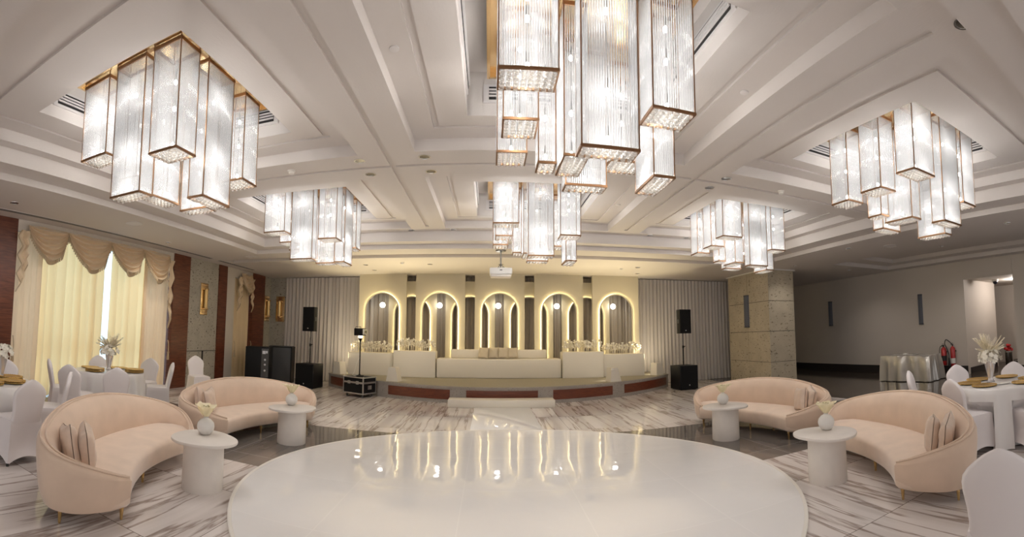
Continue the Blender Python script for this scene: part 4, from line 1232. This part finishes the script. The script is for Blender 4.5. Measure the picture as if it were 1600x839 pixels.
def extinguisher(lb, y, z, rh, r, hose):
    t = thing('fire_extinguisher', lb, 'fire extinguisher', (XR - .02, y, z), 0, 'red fire extinguishers')
    x = -r - .02
    b = MB(); b.lathe([(r * .92, 0), (r, .015), (r, rh - .07), (r * .8, rh - .025), (r * .35, rh), (r * .3, rh + .02)], 20, (x, 0, 0)); b.build('cylinder', 'fire_red', t)
    b = MB(); b.lathe([(r * 1.01, .14), (r * 1.01, .30)], 20, (x, 0, 0), caps=False); b.build('label_band', 'label_white' if hose else 'label_black', t)
    b = MB(); b.lathe([(.02, rh + .02), (.025, rh + .06)], 10, (x, 0, 0)); b.box(x - .09, x + .03, -.015, .015, rh + .06, rh + .075); b.box(x - .08, x + .02, -.012, .012, rh + .10, rh + .112); b.build('valve_handle', 'label_black', t, smooth=False)
    b = MB()
    if hose: b.tube(catmull([(x, 0, rh + .05), (x - .02, .10, rh + .16), (x - .02, .22, rh + .22), (x - .02, .27, rh + .10), (x - .02, .20, rh - .05), (x - .03, .13, rh - .22), (x - .03, .13, rh - .36)], 6), .014, 8); b.tube([(x - .03, .13, rh - .34), (x - .03, .13, rh - .62)], [.02, .045], 10)
    else: b.tube(catmull([(x, 0, rh + .05), (x - .02, .11, rh + .02), (x - .02, .15, rh - .15), (x - .02, .13, rh - .42), (x - .01, .10, .05)], 6), .012, 8)
    b.build('hose', 'rubber', t)
    b = MB(); b.box(-.02, .02, -.06, .06, rh - .16, rh - .12); b.build('wall_bracket', 'dark_grey', t, smooth=False)
extinguisher('red fire extinguisher with a black band, left one of two on the right wall', 7.66, .30, .56, .085, False)
extinguisher('red fire extinguisher with a looped black hose, right one of two on the right wall', 7.33, .22, .66, .078, True)
t = thing('wall_socket', 'white double socket low on the right wall beside the fire extinguishers', 'socket', (XR, 8.02, .32), 0)
b = MB(); b.box(-.012, 0, -.09, .09, 0, .09); b.build('plate', 'label_white', t, smooth=False)
b = MB(); b.box(-.03, -.012, -.075, -.02, .02, .07); b.build('plug', 'label_white', t, smooth=False)
b = MB(); b.tube(catmull([(-.03, -.05, .04), (-.06, -.06, -.1), (-.09, -.02, -.305), (-.35, .25, -.312), (-.5, .1, -.312), (-.7, .35, -.312)], 6), .007, 6)
tag(b.build('extension_cable', 'label_white', loc=(XR, 8.02, .32)), 'white cable running from the wall socket along the floor', 'cable')
t = thing('dome_camera', 'small black dome security camera under the lobby ceiling', 'security camera', (13.2, 6.25, 2.95))
b = MB(); b.lathe([(.11, 0), (.11, -.06), (.09, -.07)], 20); b.build('housing', 'white_paint', t)
b = MB(); b.lathe([(.085, -.07), (.075, -.12), (.045, -.155), (.001, -.165)], 20); b.build('dome', 'lens', t)
b = MB(); b.lathe([(.09, 0), (.09, -.008), (.07, -.009)], 20); tag(b.build('lobby_downlight', 'lamp_face', loc=(13.7, 5.7, 2.95)), 'lit round downlight in the lobby ceiling', 'downlight')
for x, y, z, r, h, lb in ((14.75, 6.62, 0, .13, .50, 'tall steel pot holding red flowers beyond the lobby opening'), (13.6, 5.82, 0, .12, .30, 'low dark metal bin in the lobby opening')):
    t = thing('steel_pot' if h > .4 else 'metal_bin', lb, 'pot' if h > .4 else 'bin', (x, y, z))
    b = MB(); b.lathe([(r * .95, 0), (r, .01), (r, h), (r * .9, h), (r * .88, h - .1)], 24); b.build('body', 'dark_chrome', t)
    b = MB(); b.lathe([(r * 1.03, h - .04), (r * 1.03, h + .005)], 24, caps=False); b.build('rim', 'chrome', t)
rnd = random.Random(5)
t = thing('red_plant', 'red flowering plant standing in the tall steel pot in the lobby', 'plant', (14.75, 6.62, .42)); t.scale = (.75, .75, .75)
b = MB()
for k in range(26):
    a = rnd.uniform(0, 6.28); e = rnd.uniform(0, 1.3); r = rnd.uniform(.08, .22)
    b.ball((r * math.cos(a) * math.cos(e), r * math.sin(a) * math.cos(e), .12 + r * 1.6 * math.sin(e)), rnd.uniform(.04, .075), 8, 5)
b.build('flower_head', 'red_flower', t)
b = MB(); b.tube([(0, 0, 0), (0, 0, .2)], .05, 8); b.build('stem', 'stem', t)

# ------------------------------------------------------------------ lamps of the room and added fill spots
WARM = (1, .80, .47)
for x in (-3.4, -1.6, .3, 2.2, 4.1): lamp('stage_wash', 'SPOT', (x, 11.9, 3.48), 20, WARM, size=.05, spot=1.5, blend=.8, target=(x, 13.7, 1.6))
for x, y, tx in ((-4.35, 13.08, -4.2), (4.95, 13.05, 4.8)):
    lamp('stage_uplight', 'SPOT', (x, y, .70), 26, (1, .86, .62), size=.05, spot=2.2, blend=.8, target=(tx, 14.2, 1.6))
for x, y in ((-4.35, 12.95), (-2.42, 11.78), (3.22, 11.78), (4.95, 12.93)):
    lamp('stage_uplight', 'SPOT', (x, y, .84), 110, (1, .83, .50), size=.06, spot=2.1, blend=1.0, target=(x * .7, y - .9, 3.5))
lamp('lobby_light', 'POINT', (13.7, 5.7, 2.8), 30, (1, .9, .84), size=.1)
# soffit downlights, and further spots added as fill along the sides
for x, y, wt in ((7.7, 7.4, 30), (8.13, 3.5, 35), (8.3, 10.2, 15), (10.6, 10.2, 22), (10.6, 6.6, 30), (-6.78, 7.7, 25), (-6.6, 3.6, 25)):
    lamp('downlight_and_fill', 'SPOT', (x, y, Z0 + (.21 if (x, y) == (10.6, 6.6) else -.03)), wt, (1, .92, .86), size=.06, spot=2.3, blend=.9)
